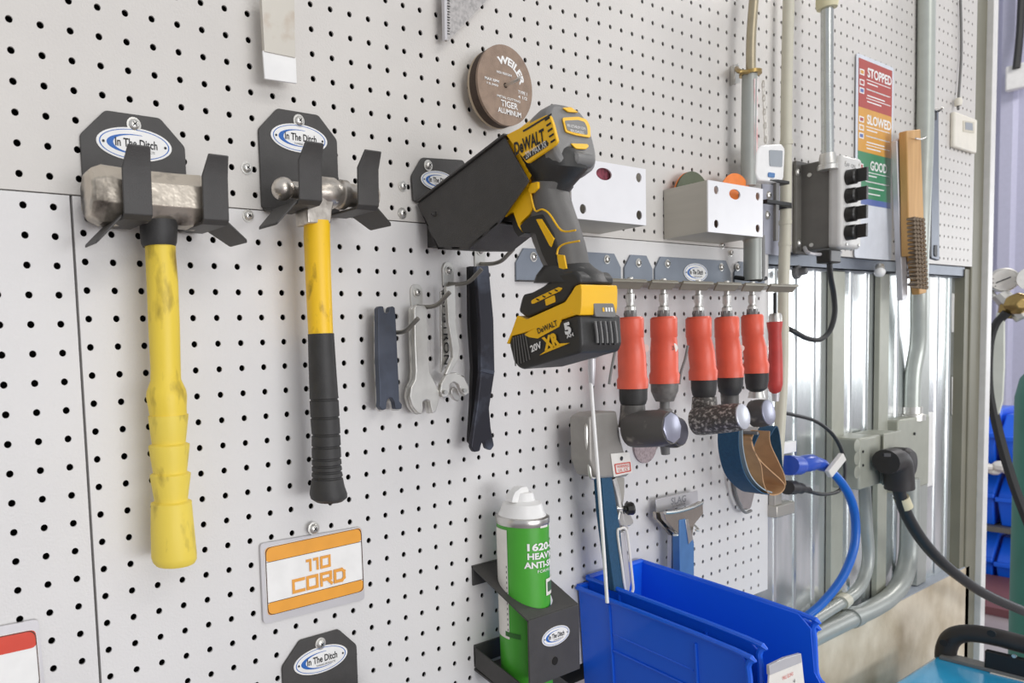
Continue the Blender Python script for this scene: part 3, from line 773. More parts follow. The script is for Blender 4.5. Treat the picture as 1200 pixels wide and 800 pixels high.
sdisc(b1r-1.45, 2.35, zb_+1.3, 1.28, mat('disc_taupe', '9a8678', .7), 'taupe sanding disc behind the right holes of the left steel box')

# ================================================================ AIR TOOL RACK
t = thing('air_tool_rack', 'long steel rack with grey wall plates and slotted shelf above the grinders', 'tool rack', A(604, 335, 0))
rz = 61.35
def rplate(x0, x1, z0, z1, ch):
    MB().prism([V(p) for p in ((x0, -.02, z0), (x1, -.02, z0), (x1, -.02, z1-ch), (x1-ch*.8, -.02, z1), (x0+ch*.8, -.02, z1), (x0, -.02, z1-ch))], (0, -.1, 0)).build('wall_plate', BLUEG, t, .02)
zt_ = 63.05
for x0, x1 in ((23.9, 32.55), (32.9, 35.6), (35.85, 44.25), (44.7, 48.6)):
    rplate(x0, x1, rz, zt_, .75)
    MB().box(((x0+x1)/2, -.14, rz+.03), (x1-x0, .26, .06)).build('flange', BLK, t)
for px_, py_ in ((625, 301), (711, 304), (748, 308), (782, 309), (845, 313), (864, 313)): screw(A(px_, py_, .12), .19, t, m=ZINC)
badge(A(815, 319.5, .13), 2.6, 1.15, t)
xt0, xt1 = 26.6, 46.0; NF = 3.3
gx = [A(x, 345, 2.45).x for x in (740, 777, 818, 851, 881)]
outl = [V((xt0, -.1, rz-.05)), V((xt0, -NF, rz-.2))]
for g in gx:
    for (dx, n) in ((.05, NF), (-.22, 2.45), (-.1, 2.2), (.12, 2.2), (.24, 2.45), (.5, NF)):
        outl.append(V((g+dx, -n, rz-.05-.15*n/NF)))
outl += [V((xt1, -NF, rz-.2)), V((xt1-.6, -2.6, rz-.17)), V((48.6, -.1, rz-.05))]
MB().plate(outl, [], (0, 0, -.1)).build('slotted_shelf', DSTR, t)

edges_ = [xt0]+[e for g in gx for e in (g+.02, g+.53)]+[xt1]
for k in range(0, len(edges_), 2):
    a_, b_ = edges_[k], edges_[k+1]
    MB().prism([V((a_, -NF, rz-.16)), V((b_, -NF, rz-.16)), V((b_-.12, -NF+.3, rz-.62)), V((a_+.12, -NF+.3, rz-.62))], (0, .08, .03)).build('shelf_lip', DSTR, t, .02)
# ---- air grinders
def nipple(b, x, n, ztop, zbot):
    h = ztop-zbot
    b.lathe((x, -n, zbot), ZD, [(0, .26), (h*.28, .26), (h*.3, .2), (h*.36, .17), (h*.42, .22), (h*.6, .22), (h*.62, .15), (h*.8, .15), (h*.82, .2), (h*.93, .2), (h, .12)], 12)
def grinder(label, red, collar, n=2.45, ytop=372, ybot=445, neck=None, cm=RUB):
    xl, xr = red[0]; c = A((xl+xr)/2, ytop, n)
    t = thing('air_grinder', label, 'air grinder', (c.x, -n, c.z-4), 'red air grinders hanging from the rack')
    b = MB(); ztop = A(c.x and (xl+xr)/2, 339, n).z
    nipple(b, c.x, n, rz+.05, c.z); b.build('air_fitting', ZINC, t)
    MB().cyl((c.x, -n, c.z), (c.x, -n, c.z+.42), .31, .29, 6).build('hex_nut', DGREY, t)
    (l1, r1) = red[1]
    rows = [(xl+2, xr-2, ytop-1.5), (xl, xr, ytop+1), (xl+.3, xr+.1, ytop+22), (xl+1.0, xr-.6, ytop+23), (l1*.6+xl*.4, r1*.6+xr*.4, (ytop+ybot)/2+3), (l1+.4, r1-.6, ybot-14), (l1-1.2, r1+1.2, ybot-10), (l1-.8, r1+.6, ybot)]
    b = MB(); upright(b, rows, n, 24).build('sleeve', RED, t)
    b = MB(); upright(b, collar, n, 20).build('collar', cm, t)
    return t
def head(t, pa, pb, r0, r1, m, capm, cr, na, nb, seg=24, hexa=False):
    """angle head running out from the wall"""
    a, c = V(pa), V(pb); d = (c-a).normalized(); Ln = (c-a).length
    MB().lathe(a, d, [(0, r0*.6), (.08, r0*.95), (.35, r0), (Ln*.75, r0*.97), (Ln-.25, r1), (Ln, r1*.96)], seg).build('angle_head', m, t)
    MB().lathe(c, d, [(0, cr), (.05, cr), (.07, cr*.93), (.08, cr*.9)], 8 if hexa else 32).build('head_cap', capm, t)
g1 = grinder('leftmost red air grinder, partly behind the drill battery', ((723, 754.5), (723.7, 758.7)), [(725, 759, 453), (725.5, 758.5, 468), (727, 757, 473), (731, 753, 476)], ytop=373, ybot=455)
head(g1, AX(738, 503, g1.location.x/I+.05), AX(787, 501, g1.location.x/I+.05), .98, .86, GHEAD, CAPM, .78, 0, 0, 24, True)
b = MB(); upright(b, [(727, 756, 474), (726, 757, 486), (724, 758, 500)], 2.45).build('head_neck', GHEAD, g1)
g2 = grinder('second red air grinder from the left with a white round sticker', ((761.5, 793.7), (761.5, 795.5)), [(762, 795.5, 448), (762.5, 795, 458), (765, 792, 464), (768, 790, 470)], ytop=372.5, ybot=449, cm=mat('collar_worn_grey', '7d7a76', .5, .2, .3, scale=120))
b = MB(); upright(b, [(773, 785, 466), (773, 785, 478), (770, 788, 480), (770, 788, 486)], 2.45).build('head_neck', DGREY, g2)
head(g2, AX(781, 506, g2.location.x/I), AX(797, 506, g2.location.x/I), .88, .8, GHEAD, mat('cap_dark', '5d5c66', .35, .5), .7, 0, 0)
MB().cyl(A(779, 520, 2.45), A(780, 532, 2.45), .26, .22, 14).build('spindle_knob', DGREY, g2)
MB().prism(circ(A(789, 407.5, 2.45+.62), (1, -.5, 0), ZD, .26, 18), (.02, .04, 0)).build('sticker', GLBL, g2)
text('3', A(789, 407.5, 3.12), (1, -.5, 0), ZD, .12, .22, INK, g2)
g3 = grinder('third red air grinder with a long dirty grey angle head', ((803, 834), (807.7, 840)), [(809, 841, 443), (809.5, 840, 455), (811, 839, 462), (814, 836, 467)], ytop=372.5, ybot=445)
b = MB(); upright(b, [(811, 840, 465), (810, 841, 478), (812, 841, 486)], 2.45).build('head_neck', GDIRT, g3)
head(g3, AX(814, 494, g3.location.x/I), AX(870, 488, g3.location.x/I), .82, .76, GDIRT, mat('cap_pale', 'd0d2da', .3, .4), .7, 0, 0)
g4 = grinder('fourth red air grinder, above the end of the dirty angle head', ((836.8, 866.5), (839, 871)), [(840, 871.5, 441), (840.5, 871, 452), (842, 869, 458), (846, 865, 463)], ytop=372.5, ybot=442)
head(g4, A(852, 484, 1.6), A(862, 484, 2.2), .55, .5, GHEAD, CAPM, .35, 0, 0)
b = MB(); upright(b, [(844, 866, 460), (845, 866, 476)], 2.3).build('head_neck', GHEAD, g4)
g5 = grinder('fifth red air grinder with a pale round end cap, farthest from the drill', ((868, 895), (871, 900.5)), [(872, 901, 436), (872.5, 901, 446), (874, 899, 455), (880, 893, 459)], ytop=370, ybot=437)
b = MB(); upright(b, [(878, 895, 457), (876, 897, 466)], 2.4).build('head_neck', ZINC, g5)
head(g5, AX(881, 485, g5.location.x/I), AX(900, 483, g5.location.x/I), .86, .82, GHEAD, CAPM, .76, 0, 0)
for g, x in ((g1, 757), (g4, 869), (g5, 897)):
    p = A(x-1.5, 408, 2.45+.35); MB().prism(circ(p, (1, -1.6, 0), ZD, .22, 16), (.02, .02, 0)).build('sticker', GLBL, g)
for g, x0, x1 in ((g1, 722, 716), (g3, 806, 798)):
    MB().tube([A(x0, 405, 2.3), A(x0-3, 420, 2.3), A(x1, 436, 2.3), A(x1-2, 450, 2.3)], .07, 8, 4).build('throttle_lever', DGREY, g)
t = thing('die_grinder', 'slim dull red air tool handle hanging right of the five grinders', 'air tool', A(908, 455, 2))
b = MB(); upright(b, [(906, 910, 343), (906, 910, 368)], 2).build('air_fitting', INK, t)
b = MB(); upright(b, [(902, 915, 367), (900.5, 916.5, 370), (900.5, 916.5, 377)], 2).build('ferrule', ZINC, t)
b = MB(); upright(b, [(898, 917.5, 377), (898.5, 917, 382), (900, 916, 390), (900.5, 917, 410), (899.5, 917.5, 430), (898.5, 917.5, 450), (901, 915.5, 458), (905, 911, 461)], 2).build('handle', mat('dull_red_rubber', 'c9453f', .45, 0, .15, scale=40), t)
b = MB(); upright(b, [(904, 914, 459), (905, 913, 470)], 2).build('tip', PLATE, t)

# ================================================================ WRENCHES ON HOOKS
def hook(anchor, lab):
    t = thing('peg_hook', lab, 'hook', A(*anchor, 0), 'curved wire hooks holding the wrenches'); return t
def wrench_hook(c, lab):
    """flat backplate with a screw and a wire arm that sweeps outward"""
    t = thing('peg_hook', lab, 'hook', c, 'curved wire hooks holding the wrenches')
    c = V(c)
    bp = [c+V((x, -.02, z)) for x, z in ((-.33, -.75), (.33, -.75), (.36, .25), (.2, .5), (-.2, .5), (-.36, .25))]
    MB().prism(rnd(bp, .12), (0, -.07, 0)).build('back_plate', ZINC, t, .01)
    MB().tube([c+V(p) for p in ((.03, -.05, -.5), (.03, -.3, -.55), (.05, -.9, -.6), (.1, -1.35, -.52), (.15, -1.75, -.25), (.2, -2.0, -.05))], .10, 10, 5).build('arm', mat('hook_wire', '8f8c84', .35, .6, .1), t)
    screw(c+V((0, -.09, .12)), .17, t)
    return t
# hook centres from the picture (screw positions at the wall)
def hk(x, y): return A(x, y, 0)
h2 = wrench_hook(hk(487, 346), 'wire hook through the pair of bright open-end wrenches')
def hcopy(src, c, lab):
    o = copy_tree(src); o.location = V(c)*I; o['label'] = lab; return o
h3 = hcopy(h2, hk(524, 320), 'wire hook holding the bent silver pin spanner')
h4 = hcopy(h2, hk(561, 297), 'uppermost wire hook, through the long black spanner')
h1 = hcopy(h2, A(451, 375, 0), 'lowest wire hook, through the short dark spanner')
# 1 short dark spanner (and a light one behind)
s4 = lambda pts: crop(430, 300, 4, pts)
o1 = [(52, 245), (62, 234), (78, 236), (82, 262), (92, 272), (104, 262), (108, 240), (122, 234), (132, 242), (136, 300), (150, 600), (153, 680), (166, 695), (163, 716), (135, 718), (130, 685), (118, 664), (104, 664), (94, 680), (92, 716), (72, 722), (58, 705), (62, 680), (54, 500)]
t = thing('spanner', 'short dark bluish double open spanner on the lowest hook', 'wrench', A(455, 478, .8))
MB().prism(rnd(trace(s4(o1), 1.0), .05), (0, .28, 0)).build('body', STEELB, t, .03)
t = thing('spanner', 'light grey spanner hidden behind the short dark one', 'wrench', A(445, 478, .4))
MB().prism(rnd([p+V((-.02, 0, 0)) for p in trace(s4([(p[0]-8, p[1]+6) for p in o1]), .55)], .05), (0, .2, 0)).build('body', STEEL, t, .03)
# 2 pair of bright open-end wrenches
o2 = [(222, 245), (235, 228), (270, 230), (282, 246), (286, 420), (296, 545), (318, 590), (340, 635), (338, 675), (325, 728), (308, 738), (300, 705), (296, 680), (278, 672), (262, 684), (264, 715), (258, 742), (238, 735), (215, 705), (202, 660), (208, 615), (226, 580), (230, 540), (224, 400)]
for n, dx, dy, lab in ((.95, 0, 0, 'front bright open-end wrench of the pair on the second hook'), (.5, -16, 2, 'bright open-end wrench tucked behind its twin on the second hook')):
    t = thing('open_end_wrench', lab, 'wrench', A(492, 480, n), 'pair of bright open-end wrenches')
    MB().prism(rnd(trace(s4([(p[0]+dx, p[1]+dy) for p in o2]), n), .06), (0, .2, 0)).build('body', ZINC, t, .04)
# 3 pin spanner
s6 = lambda pts: crop(420, 280, 3.077, pts)
t = thing('pin_spanner', 'bent silver pin spanner with a hooked two pin jaw, on the third hook', 'wrench', A(533, 465, .8))
fr = s6([(318, 170), (350, 165), (352, 300), (366, 395), (362, 430), (330, 488), (314, 488), (342, 425), (340, 395), (325, 300)])
MB().prism(trace(fr, 1.05), (0, .2, 0)).build('shaft', ZINC, t, .03)
sd = s6([(298, 190), (318, 172), (330, 400), (325, 455), (300, 480)])
MB().prism(trace(sd, .62), (0, .12, 0)).build('side_bar', STEEL, t, .02)
tt_ = A(*s6([(312, 380)])[0], .63)
text('ARMSTRONG', A(*s6([(316, 330)])[0], .64), (0, 0, -1), (1, 0, 0), 4.2, .3, INK, t)
jaw = s6([(300, 520), (318, 488), (350, 480), (382, 498), (398, 530), (400, 556), (385, 566), (372, 550), (362, 525), (345, 515), (330, 525), (330, 548), (322, 570), (305, 572), (296, 550)])
MB().prism(rnd(trace(jaw, 1.05), .05), (0, .22, 0)).build('jaw', ZINC, t, .04)
jaw = s6([(334, 545), (345, 530), (356, 540), (368, 572), (360, 586), (346, 578), (336, 560)])
MB().prism(rnd(trace(jaw, .8), .05), (0, .18, 0)).build('inner_jaw', STEEL, t, .03)
for x, y in ((316, 552), (386, 546)): MB().cyl(A(*s6([(x, y)])[0], 1.05), A(*s6([(x, y)])[0], 1.25), .09, seg=10).build('pin', STEEL, t)
# 4 long black spanners
o4 = s6([(425, 98), (470, 95), (488, 290), (492, 480), (472, 610), (478, 680), (490, 745), (478, 762), (462, 755), (455, 730), (445, 735), (438, 765), (418, 768), (408, 750), (420, 660), (428, 610), (442, 480), (440, 300)])
t = thing('long_spanner', 'long black two pronged spanner on the uppermost hook', 'wrench', A(566, 528, .8))
MB().prism(rnd(trace(o4, 1.15), .08), (0, .22, 0)).build('body', DSTEEL, t, .04)
MB().prism(trace(s6([(443, 465), (492, 475), (488, 488), (441, 478)]), 1.2), (0, .08, 0)).build('bend', STEELB, t, .01)
o5 = s6([(400, 98), (428, 98), (438, 300), (440, 480), (426, 610), (410, 742), (400, 730), (408, 600), (412, 460), (402, 300)])
t = thing('long_spanner', 'second long black spanner close behind the two pronged one', 'wrench', A(550, 520, .5))
MB().prism(rnd(trace(o5, .6), .05), (0, .2, 0)).build('body', mat('oxide_black_tool', '2b2a2c', .4, .4, .2, scale=60), t, .02)

# ================================================================ BELT SANDER, ROD, SCRAPER, DISC
t = thing('belt_sander', 'grey air belt sander with blue belt and warning label hanging over the bins', 'belt sander', A(730, 695, 1.5))
p4 = lambda pts: crop(660, 480, 3.333, pts)
body = p4([(102, 30), (135, 10), (210, 5), (225, 110), (240, 165), (262, 175), (265, 245), (250, 262), (150, 268), (128, 262), (105, 200)])
MB().prism(rnd(trace(body, 2.2), .12), (0, 1.2, 0)).build('body', mat('sander_grey', '9e9a94', .4, .3, .1), t, .12, seg=3)
MB().tube([A(*p, 2.0) for p in p4([(118, 28), (98, 40), (90, 90), (100, 200), (108, 262), (122, 265)])], .09, 8, 5).build('wire_guard', ZINC, t)
lb = MB().prism(rnd(trace(p4([(186, 172), (258, 165), (270, 245), (198, 262)]), 2.24), .05), (0, .03, 0)).build('warning_label', GLBL, t)
q_ = trace(p4([(200, 212), (262, 203), (265, 240), (206, 252)]), 2.26)
MB().plate(rnd(q_, .06), [rnd([lerpq(q_, u, v) for u, v in ((.05, .1), (.95, .1), (.95, .9), (.05, .9))], .05)], (0, -.01, 0)).build('label_frame', REDS, lb)
text('WARNING', lerpq(q_, .5, .32), q_[1]-q_[0], ZD, (q_[1]-q_[0]).length*.75, .16, REDS, lb)
text('UL CE', lerpq(q_, .5, .68), q_[1]-q_[0], ZD, (q_[1]-q_[0]).length*.6, .16, REDS, lb)
MB().prism(circ(A(*p4([(228, 190)])[0], 2.26), XD, ZD, .12, 14), (0, -.01, 0)).build('label_dot', INK, lb)
# belt loop
bl = [A(*p, 1.9) for p in p4([(150, 262), (188, 262)])]
MB().prism(trace(p4([(150, 262), (190, 262), (222, 460), (240, 700), (228, 718), (200, 708), (180, 560), (160, 400)]), 2.1), (0, .5, 0)).build('sanding_belt', BELTB, t, .03)
loop = p4([(222, 465), (212, 480), (228, 600), (242, 700), (258, 722), (272, 705), (270, 660), (252, 500), (240, 462)])
MB().tube([A(*p, 2.15) for p in loop+[loop[0]]], .07, 8, 5).build('belt_edge', GLBL, t)
MB().prism(rnd(trace(p4([(225, 480), (242, 475), (266, 670), (258, 712), (246, 700)]), 2.05), .1), (0, .3, 0)).build('belt_arm', PLATE, t, .04)
MB().tube([A(*p, 1.9) for p in p4([(190, 265), (208, 330), (225, 420), (238, 465)])], .22, 10, 4).build('arm_bracket', ZINC, t)
MB().prism(rnd(trace(p4([(205, 260), (240, 265), (240, 320), (236, 360), (228, 370), (212, 340)]), 2.0), .06), (0, .3, 0)).build('tension_bar', SATIN, t, .03)
MB().prism(rnd(trace(p4([(222, 395), (262, 405), (278, 440), (262, 455), (228, 455), (214, 430)]), 2.1), .1), (0, .5, 0)).build('guide_block', ZINC, t, .05)
kc = A(741, 596, 2.4)
MB().lathe(kc+V((-.35, .25, 0)), (1, -.75, .1), [(0, .18), (.1, .18), (.12, .33), (.42, .36), (.5, .3), (.52, 0)], 10).build('knob', KNOB, t, .02)
MB().cyl(A(722, 595, 1.9), A(737, 596, 2.2), .12).build('knob_stem', ZINC, t)

t = thing('steel_rod', 'thin grey steel rod hanging below the drill battery into the bins', 'rod', A(712, 708, 3.6))
MB().tube([A(692, 420, 3.2), A(693, 455, 3.2), A(698, 520, 3.3), A(705, 610, 3.5), (A(711.5, 706, 3.7))], .085, 10, 5).build('shaft', WHITE, t)
b = MB(); upright(b, [(688.5, 698, 410, 3.2), (689, 698, 430, 3.2), (690, 697, 448, 3.2), (692, 696, 452, 3.2)], 3.2).build('ferrule', PLATE, t)

rp = A(692, 418, 3.2)
t = thing('rod_peg', 'straight grey peg from the pegboard carrying the thin steel rod behind the drill battery', 'hook', (rp.x, 0, rp.z))
MB().tube([(rp.x, .1, rp.z), (rp.x, -3.45, rp.z), (rp.x, -3.6, rp.z+.2)], .09, 8, 2).build('peg', ZINC, t)
sp_ = A(715, 500, 1.5)
t = thing('sander_peg', 'short grey peg between the belt sander and the pegboard', 'hook', (sp_.x, 0, sp_.z))
MB().tube([(sp_.x, .1, sp_.z), (sp_.x, -1.9, sp_.z)], .12, 8, 0).build('peg', ZINC, t)
o = MB().lathe(A(757, 520, .13), YD, [(0, 1.15), (.12, 1.15)], 40).build('sanding_pad', PINK); tag(o, 'speckled pinkish grey sanding disc hanging on the pegboard behind the grinder heads', 'sanding disc')

t = thing('slag_sign', 'small silver label plate reading SLAG above the scraper', 'sign', A(795, 580, .3))
s5_ = lambda pts: crop(660, 480, 3.333, pts)
q_ = trace(s5_([(362, 350), (525, 315), (528, 365), (366, 400)]), .5)
MB().prism(q_, (0, .06, 0)).build('plate', PLATE, t, .02)
text('SLAG', lerpq(q_, .52, .4), q_[1]-q_[0], ZD, 1.6, .42, mat('embossed_grey', '8b8b90', .4), t, bold=.02)
text('SCRAPER', lerpq(q_, .52, .8), q_[1]-q_[0], ZD, 1.4, .14, mat('embossed_grey', '8b8b90', .4), t)
t = thing('slag_scraper', 'flared stainless scraper with blue handle hanging head up under the SLAG label', 'scraper', A(803, 682, .8))
hd = s5_([(392, 402), (440, 396), (500, 380), (545, 358), (547, 405), (510, 450), (505, 495), (512, 520), (460, 520), (455, 490), (440, 475), (400, 430)])
MB().prism(rnd(trace(hd, 1.3), .06), (0, .25, 0)).build('head', mat('stainless_scraper', 'b9b1a6', .25, .9, .15, scale=16), t, .08)
MB().tube([A(*p, 1.45) for p in s5_([(398, 402), (440, 398), (500, 382), (543, 362)])], .1, 8, 4).build('blade_edge', STEEL, t)
MB().prism(rnd(trace(s5_([(455, 430), (480, 425), (512, 520), (512, 720), (458, 720), (455, 520)]), 1.35), .08), (0, .45, 0)).build('handle', SBLUE, t, .1, seg=3)
MB().prism(trace(s5_([(478, 430), (488, 428), (508, 505), (490, 525)]), 1.4), (0, .1, 0)).build('highlight_wedge', STEEL, t, .02)  # pale steel sliver that paints the wedge-shaped highlight on the handle
t = thing('slag_scraper', 'grey handled scraper directly behind the blue handled one', 'scraper', A(790, 682, .3), )
MB().prism(rnd(trace(s5_([(425, 490), (455, 490), (458, 720), (422, 720)]), .7), .06), (0, .3, 0)).build('handle', PLATE, t, .05)
MB().prism(rnd(trace(s5_([(362, 400), (400, 400), (440, 470), (455, 490), (425, 492), (380, 440), (365, 425)]), .75), .05), (0, .2, 0)).build('head', mat('stainless_scraper', 'b9b1a6'), t, .04)
t = thing('double_hook', 'small two pronged wire hook holding the scrapers', 'hook', A(800, 620, 0))
for x, y in ((435, 487), (520, 468)):
    p = A(*s5_([(x, y)])[0], 1.5); MB().tube([V((p.x+1.6, .1, p.z+.3)) if x > 500 else V((p.x+1.2, .1, p.z+.3)), p+V((.2, 0, 0)), p+V((-.25, -.1, .03))], .07, 8, 4).build('prong', ZINC, t)

# ================================================================ SPRAY CAN AND HOLDER
hx0, hx1, hn = 20.34, 23.9, 3.45
zw, zf, = 47.3, 45.55
t = thing('can_holder', 'black sheet metal holder with oval badge carrying the green spray can', 'can holder', (hx0, 0, 42))
ccx = A(615, 690, 1.9).x; cyc = 1.9
sx = zw-zf; Lp = math.hypot(hn, sx)
dn = V((0, -hn, -sx)).normalized()
P0 = V((hx0, 0, zw)); P1 = V((hx1, 0, zw))
def zsl(n): return zw-sx*n/hn
rc = rad(31.5, 612, 680, cyc)+.03
hole = [V((ccx+rc*math.cos(a), -cyc+rc*math.sin(a), zsl(cyc-rc*math.sin(a)))) for a in [2*math.pi*k/32 for k in range(32)]]
MB().plate([V((hx0, 0, zw)), V((hx0, -hn, zf)), V((hx1, -hn, zf)), V((hx1, 0, zw))], [hole], (0, 0, -.1)).build('top_plate', BLK, t, .0)
zbot = A(620, 806, hn).z
MB().box(((hx0+hx1)/2, -hn, (zf+zbot)/2-.02), (hx1-hx0, .1, zf-zbot)).build('front_plate', BLK, t, .02)
MB().box(((hx0+hx1)/2, -.06, zw-.5), (hx1-hx0, .1, 1.0)).build('back_flange', BLK, t, .02)
badge(A(651, 744.5, hn+.06), 1.95, .9, t, XD, ZD)
MB().lathe(A(650, 774, hn+.04), -YD, [(0, .2), (.03, .2)], 18).build('hole', CAVITY, t)
zl = A(555, 765, .2).z
MB().box(((hx0+hx1)/2, -.05, zl-.2), (hx1-hx0, .1, 1.0)).build('lower_flange', BLK, t, .02)
MB().prism([V((hx0, 0, zl+.2)), V((hx0, -hn, zl-.75)), V((hx0, -hn, zl-1.8)), V((hx0, 0, zl-.8))], (.1, 0, 0)).build('lower_side', BLK, t, .02)
MB().plate([V((hx0, 0, zl-.9)), V((hx0, -hn, zl-1.75)), V((hx1, -hn, zl-1.75)), V((hx1, 0, zl-.9))], [], (0, 0, -.1)).build('lower_shelf', BLK, t)

t = thing('spray_can', 'green anti-spatter spray can with white cap, tilted in its black holder', 'spray can', (ccx, -cyc, zl-1.3))
hwd = 31.5
rowsC = []
cb = A(617, 800, cyc)
b = MB(); upright(b, [(587, 648, 806), (586.5, 647, 780), (584.5, 645.5, 720), (582.5, 643.5, 650), (581.5, 643, 612)], cyc, 40).build('body', GREEN, t)
b = MB(); upright(b, [(581, 643, 612), (580.2, 643.8, 609.5), (579.8, 644, 606), (580.5, 643.5, 603.5), (584, 640, 602)], cyc, 40).build('rim', STEEL, t)
b = MB(); upright(b, [(583, 640.5, 603), (586, 637, 597), (587.5, 636, 592), (589, 634.5, 588.5), (594, 630, 586.5), (597, 627, 585), (598, 626, 582), (598.5, 625.5, 579), (600, 624, 576)], cyc, 32).build('cap', WHITE, t)
nz_ = trace(crop(540, 560, 3.333, [(203, 78), (212, 56), (238, 36), (258, 33), (264, 42), (270, 70), (276, 96), (200, 96)]), cyc+.22)
MB().prism(rnd(nz_, .06), (0, .44, 0)).build('nozzle', WHITE, t, .06, seg=3)
# wrapped print
R0 = rad(31, 612, 680, cyc)+.012
def wrap(az, zc):
    def f(u, v):
        z = zc+v; k = (z-A(617, 800, cyc).z)/(A(612, 612, cyc).z-A(617, 800, cyc).z)
        cx_ = A(617.3, 800, cyc).x*(1-k)+A(612.3, 612, cyc).x*k
        a = az+u/R0
        return V((cx_+math.cos(a)*R0, -cyc+math.sin(a)*R0, z))
    return f
aim = lambda x, y: math.asin(max(-1, min(1, (x-612.5)/30.5)))
view = math.atan2((CAM.y+cyc), (CAM.x-ccx))      # direction of the camera seen from the can
def az(x): return view+aim(x, 0)
def zat(y): return A(613, y, cyc+1.2).z
text('1620-HD', (0, 0, 0), XD, ZD, 2.35, .36, INKW, t, mapf=wrap(az(617)+2.35/2/R0, zat(645.5)), bold=.035, sub=1)
text('HEAVY DUTY', (0, 0, 0), XD, ZD, 2.9, .31, INKW, t, mapf=wrap(az(617)+2.9/2/R0, zat(656.5)), bold=.035, sub=1)
text('ANTI-SPATTER', (0, 0, 0), XD, ZD, 3.0, .31, INKW, t, mapf=wrap(az(613)+3.0/2/R0, zat(667)), bold=.035, sub=1)
text('FORMULA', (0, 0, 0), XD, ZD, 1.2, .14, INKW, t, mapf=wrap(az(628)+.6/R0, zat(675)), sub=1)
def patch(a0, a1, z0, z1, m, name, off=0., par=t, N=16):
    r = R0+off; b = MB()
    f = wrap(0, 0)
    for k in range(N+1):
        a = a0+(a1-a0)*k/N
        for z in (z0, z1):
            p = f(a*R0, z); c_ = V((p.x-math.cos(a)*R0, -cyc, z)); b.v.append(c_+V((math.cos(a)*r, math.sin(a)*r, 0)))
    for k in range(N): b.f.append([2*k, 2*k+2, 2*k+3, 2*k+1])
    return b.build(name, m, par)
patch(az(573+9)-.6, az(594.5), zat(760), zat(627), GLBL, 'side_label', -.004)
for k in range(14): patch(az(592.6), az(593.4), zat(672+k*6.4)-.05, zat(672+k*6.4)+.06, INK, 'cut_mark', 0, N=1)
patch(az(632), az(640), zat(623.5), zat(616.5), GLBL, 'brand_patch', 0)
patch(az(637), az(642.5)+.3, zat(706), zat(686), GLBL, 'picture_patch', 0)
patch(az(638.5), az(642)+.2, zat(702), zat(690), mat('dark_green_print', '4c6b4a', .5), 'picture', .006)
patch(az(590), az(607), zat(757), zat(751), mat('dark_green_ink', '2f6e26', .5), 'lot_code', 0)

# ================================================================ BLUE BINS
def bin_(x0, x1, dz, dn, label, holder=False, cut=0):
    t = thing('storage_bin', label, 'storage bin', (x0, -dn, 37), 'nested blue plastic bins')
    nb, nf = .12+dn, 9.0+dn
    zr_b, zr_f = 44.6+dz, 43.75+dz; zb0 = 38.1+dz; zfl = 40.6+dz
    fl = .45                      # wall taper
    def wallpoly(x, s):
        top = [V((x, -nb, zr_b)), V((x, -(nf-.55), zr_f+.08)), V((x, -nf, zr_f-.5)), V((x, -(nf+.15), zfl+.5)), V((x+s*fl*.6, -(nf+.6), zfl))]
        return top+[V((x+s*fl, -(nf+.45), zb0)), V((x+s*fl, -nb, zb0))]
    for x, s, nm in ((x0, 1, 'side'), (x1, -1, 'side')):
        w = MB().prism(wallpoly(x, s), (s*.1, 0, 0)).build(nm, BLUE, t, .03)
        rim = [V((x-s*.08, -nb, zr_b-.02)), V((x-s*.08, -(nf-.55), zr_f+.06)), V((x-s*.08, -nf, zr_f-.5)), V((x-s*.08, -(nf+.15), zfl+.5)), V((x-s*.02, -(nf+.5), zfl))]
        MB().tube(rim, .14, 8, 4).build('rim', BLUE, w)
        for k in (0, 1):       # moulded panel lines
            za = 42.6+dz-k*.9
            MB().tube([V((x+s*(.16-.0), -(nb+2.0), za-.1)), V((x+s*.16, -(nf-2.6), za-.55))], .06, 6, 0).build('moulded_rib', BLUE, w)
        MB().tube([V((x-s*.0, -(nb+1.9), zr_b-.5)), V((x+s*(fl-.05), -(nb+1.9), zb0+.2))], .06, 6, 0).build('moulded_rib', BLUE, w)
        MB().tube([V((x-s*.0, -(nf-2.4), zr_f-.25)), V((x+s*(fl-.05), -(nf-2.4), zb0+.2))], .06, 6, 0).build('moulded_rib', BLUE, w)
    MB().prism([V((x0, -nb, zr_b)), V((x1, -nb, zr_b)), V((x1-fl, -nb, zb0)), V((x0+fl, -nb, zb0))], (0, -.12, 0)).build('back', BLUE, t, .03)
    MB().tube([V((x0, -nb, zr_b)), V((x1, -nb, zr_b))], .16, 8, 0).build('rim', BLUE, t)
    MB().box(((x0+x1)/2, -(nb+nf)/2, zb0+.05), (x1-x0-2*fl, nf-nb, .12)).build('bottom', BLUE, t)
    MB().prism([V((x0+fl*.6, -(nf+.6), zfl)), V((x1-fl*.6, -(nf+.6), zfl)), V((x1-fl, -(nf+.4), zb0)), V((x0+fl, -(nf+.4), zb0))], (0, .12, 0)).build('front', BLUE, t, .03)
    return t
bin_(28.35, 34.35, 0, 0, 'outer blue plastic bin of the nested pair at the bottom')
bi = bin_(29.0, 33.95, .45, .15, 'inner blue plastic bin nested in the other, its rim standing higher')
t = thing('bin_label', 'white card in a clear holder with red print on the front of the blue bins', 'label', A(915, 790, 9.8))
q_ = [A(*p, 9.75) for p in crop(840, 680, 6.667, [(415, 690), (660, 575), (690, 850), (400, 1000)])]
MB().prism(rnd(q_, .08), (0, .08, 0)).build('card', GLBL, t, .01)
q2 = [A(*p, 9.85) for p in crop(840, 680, 6.667, [(412, 665), (535, 605), (660, 570), (665, 640), (540, 690), (415, 740)])]
MB().prism(q2, (0, .14, 0)).build('clear_holder', PLATE, t, .02)
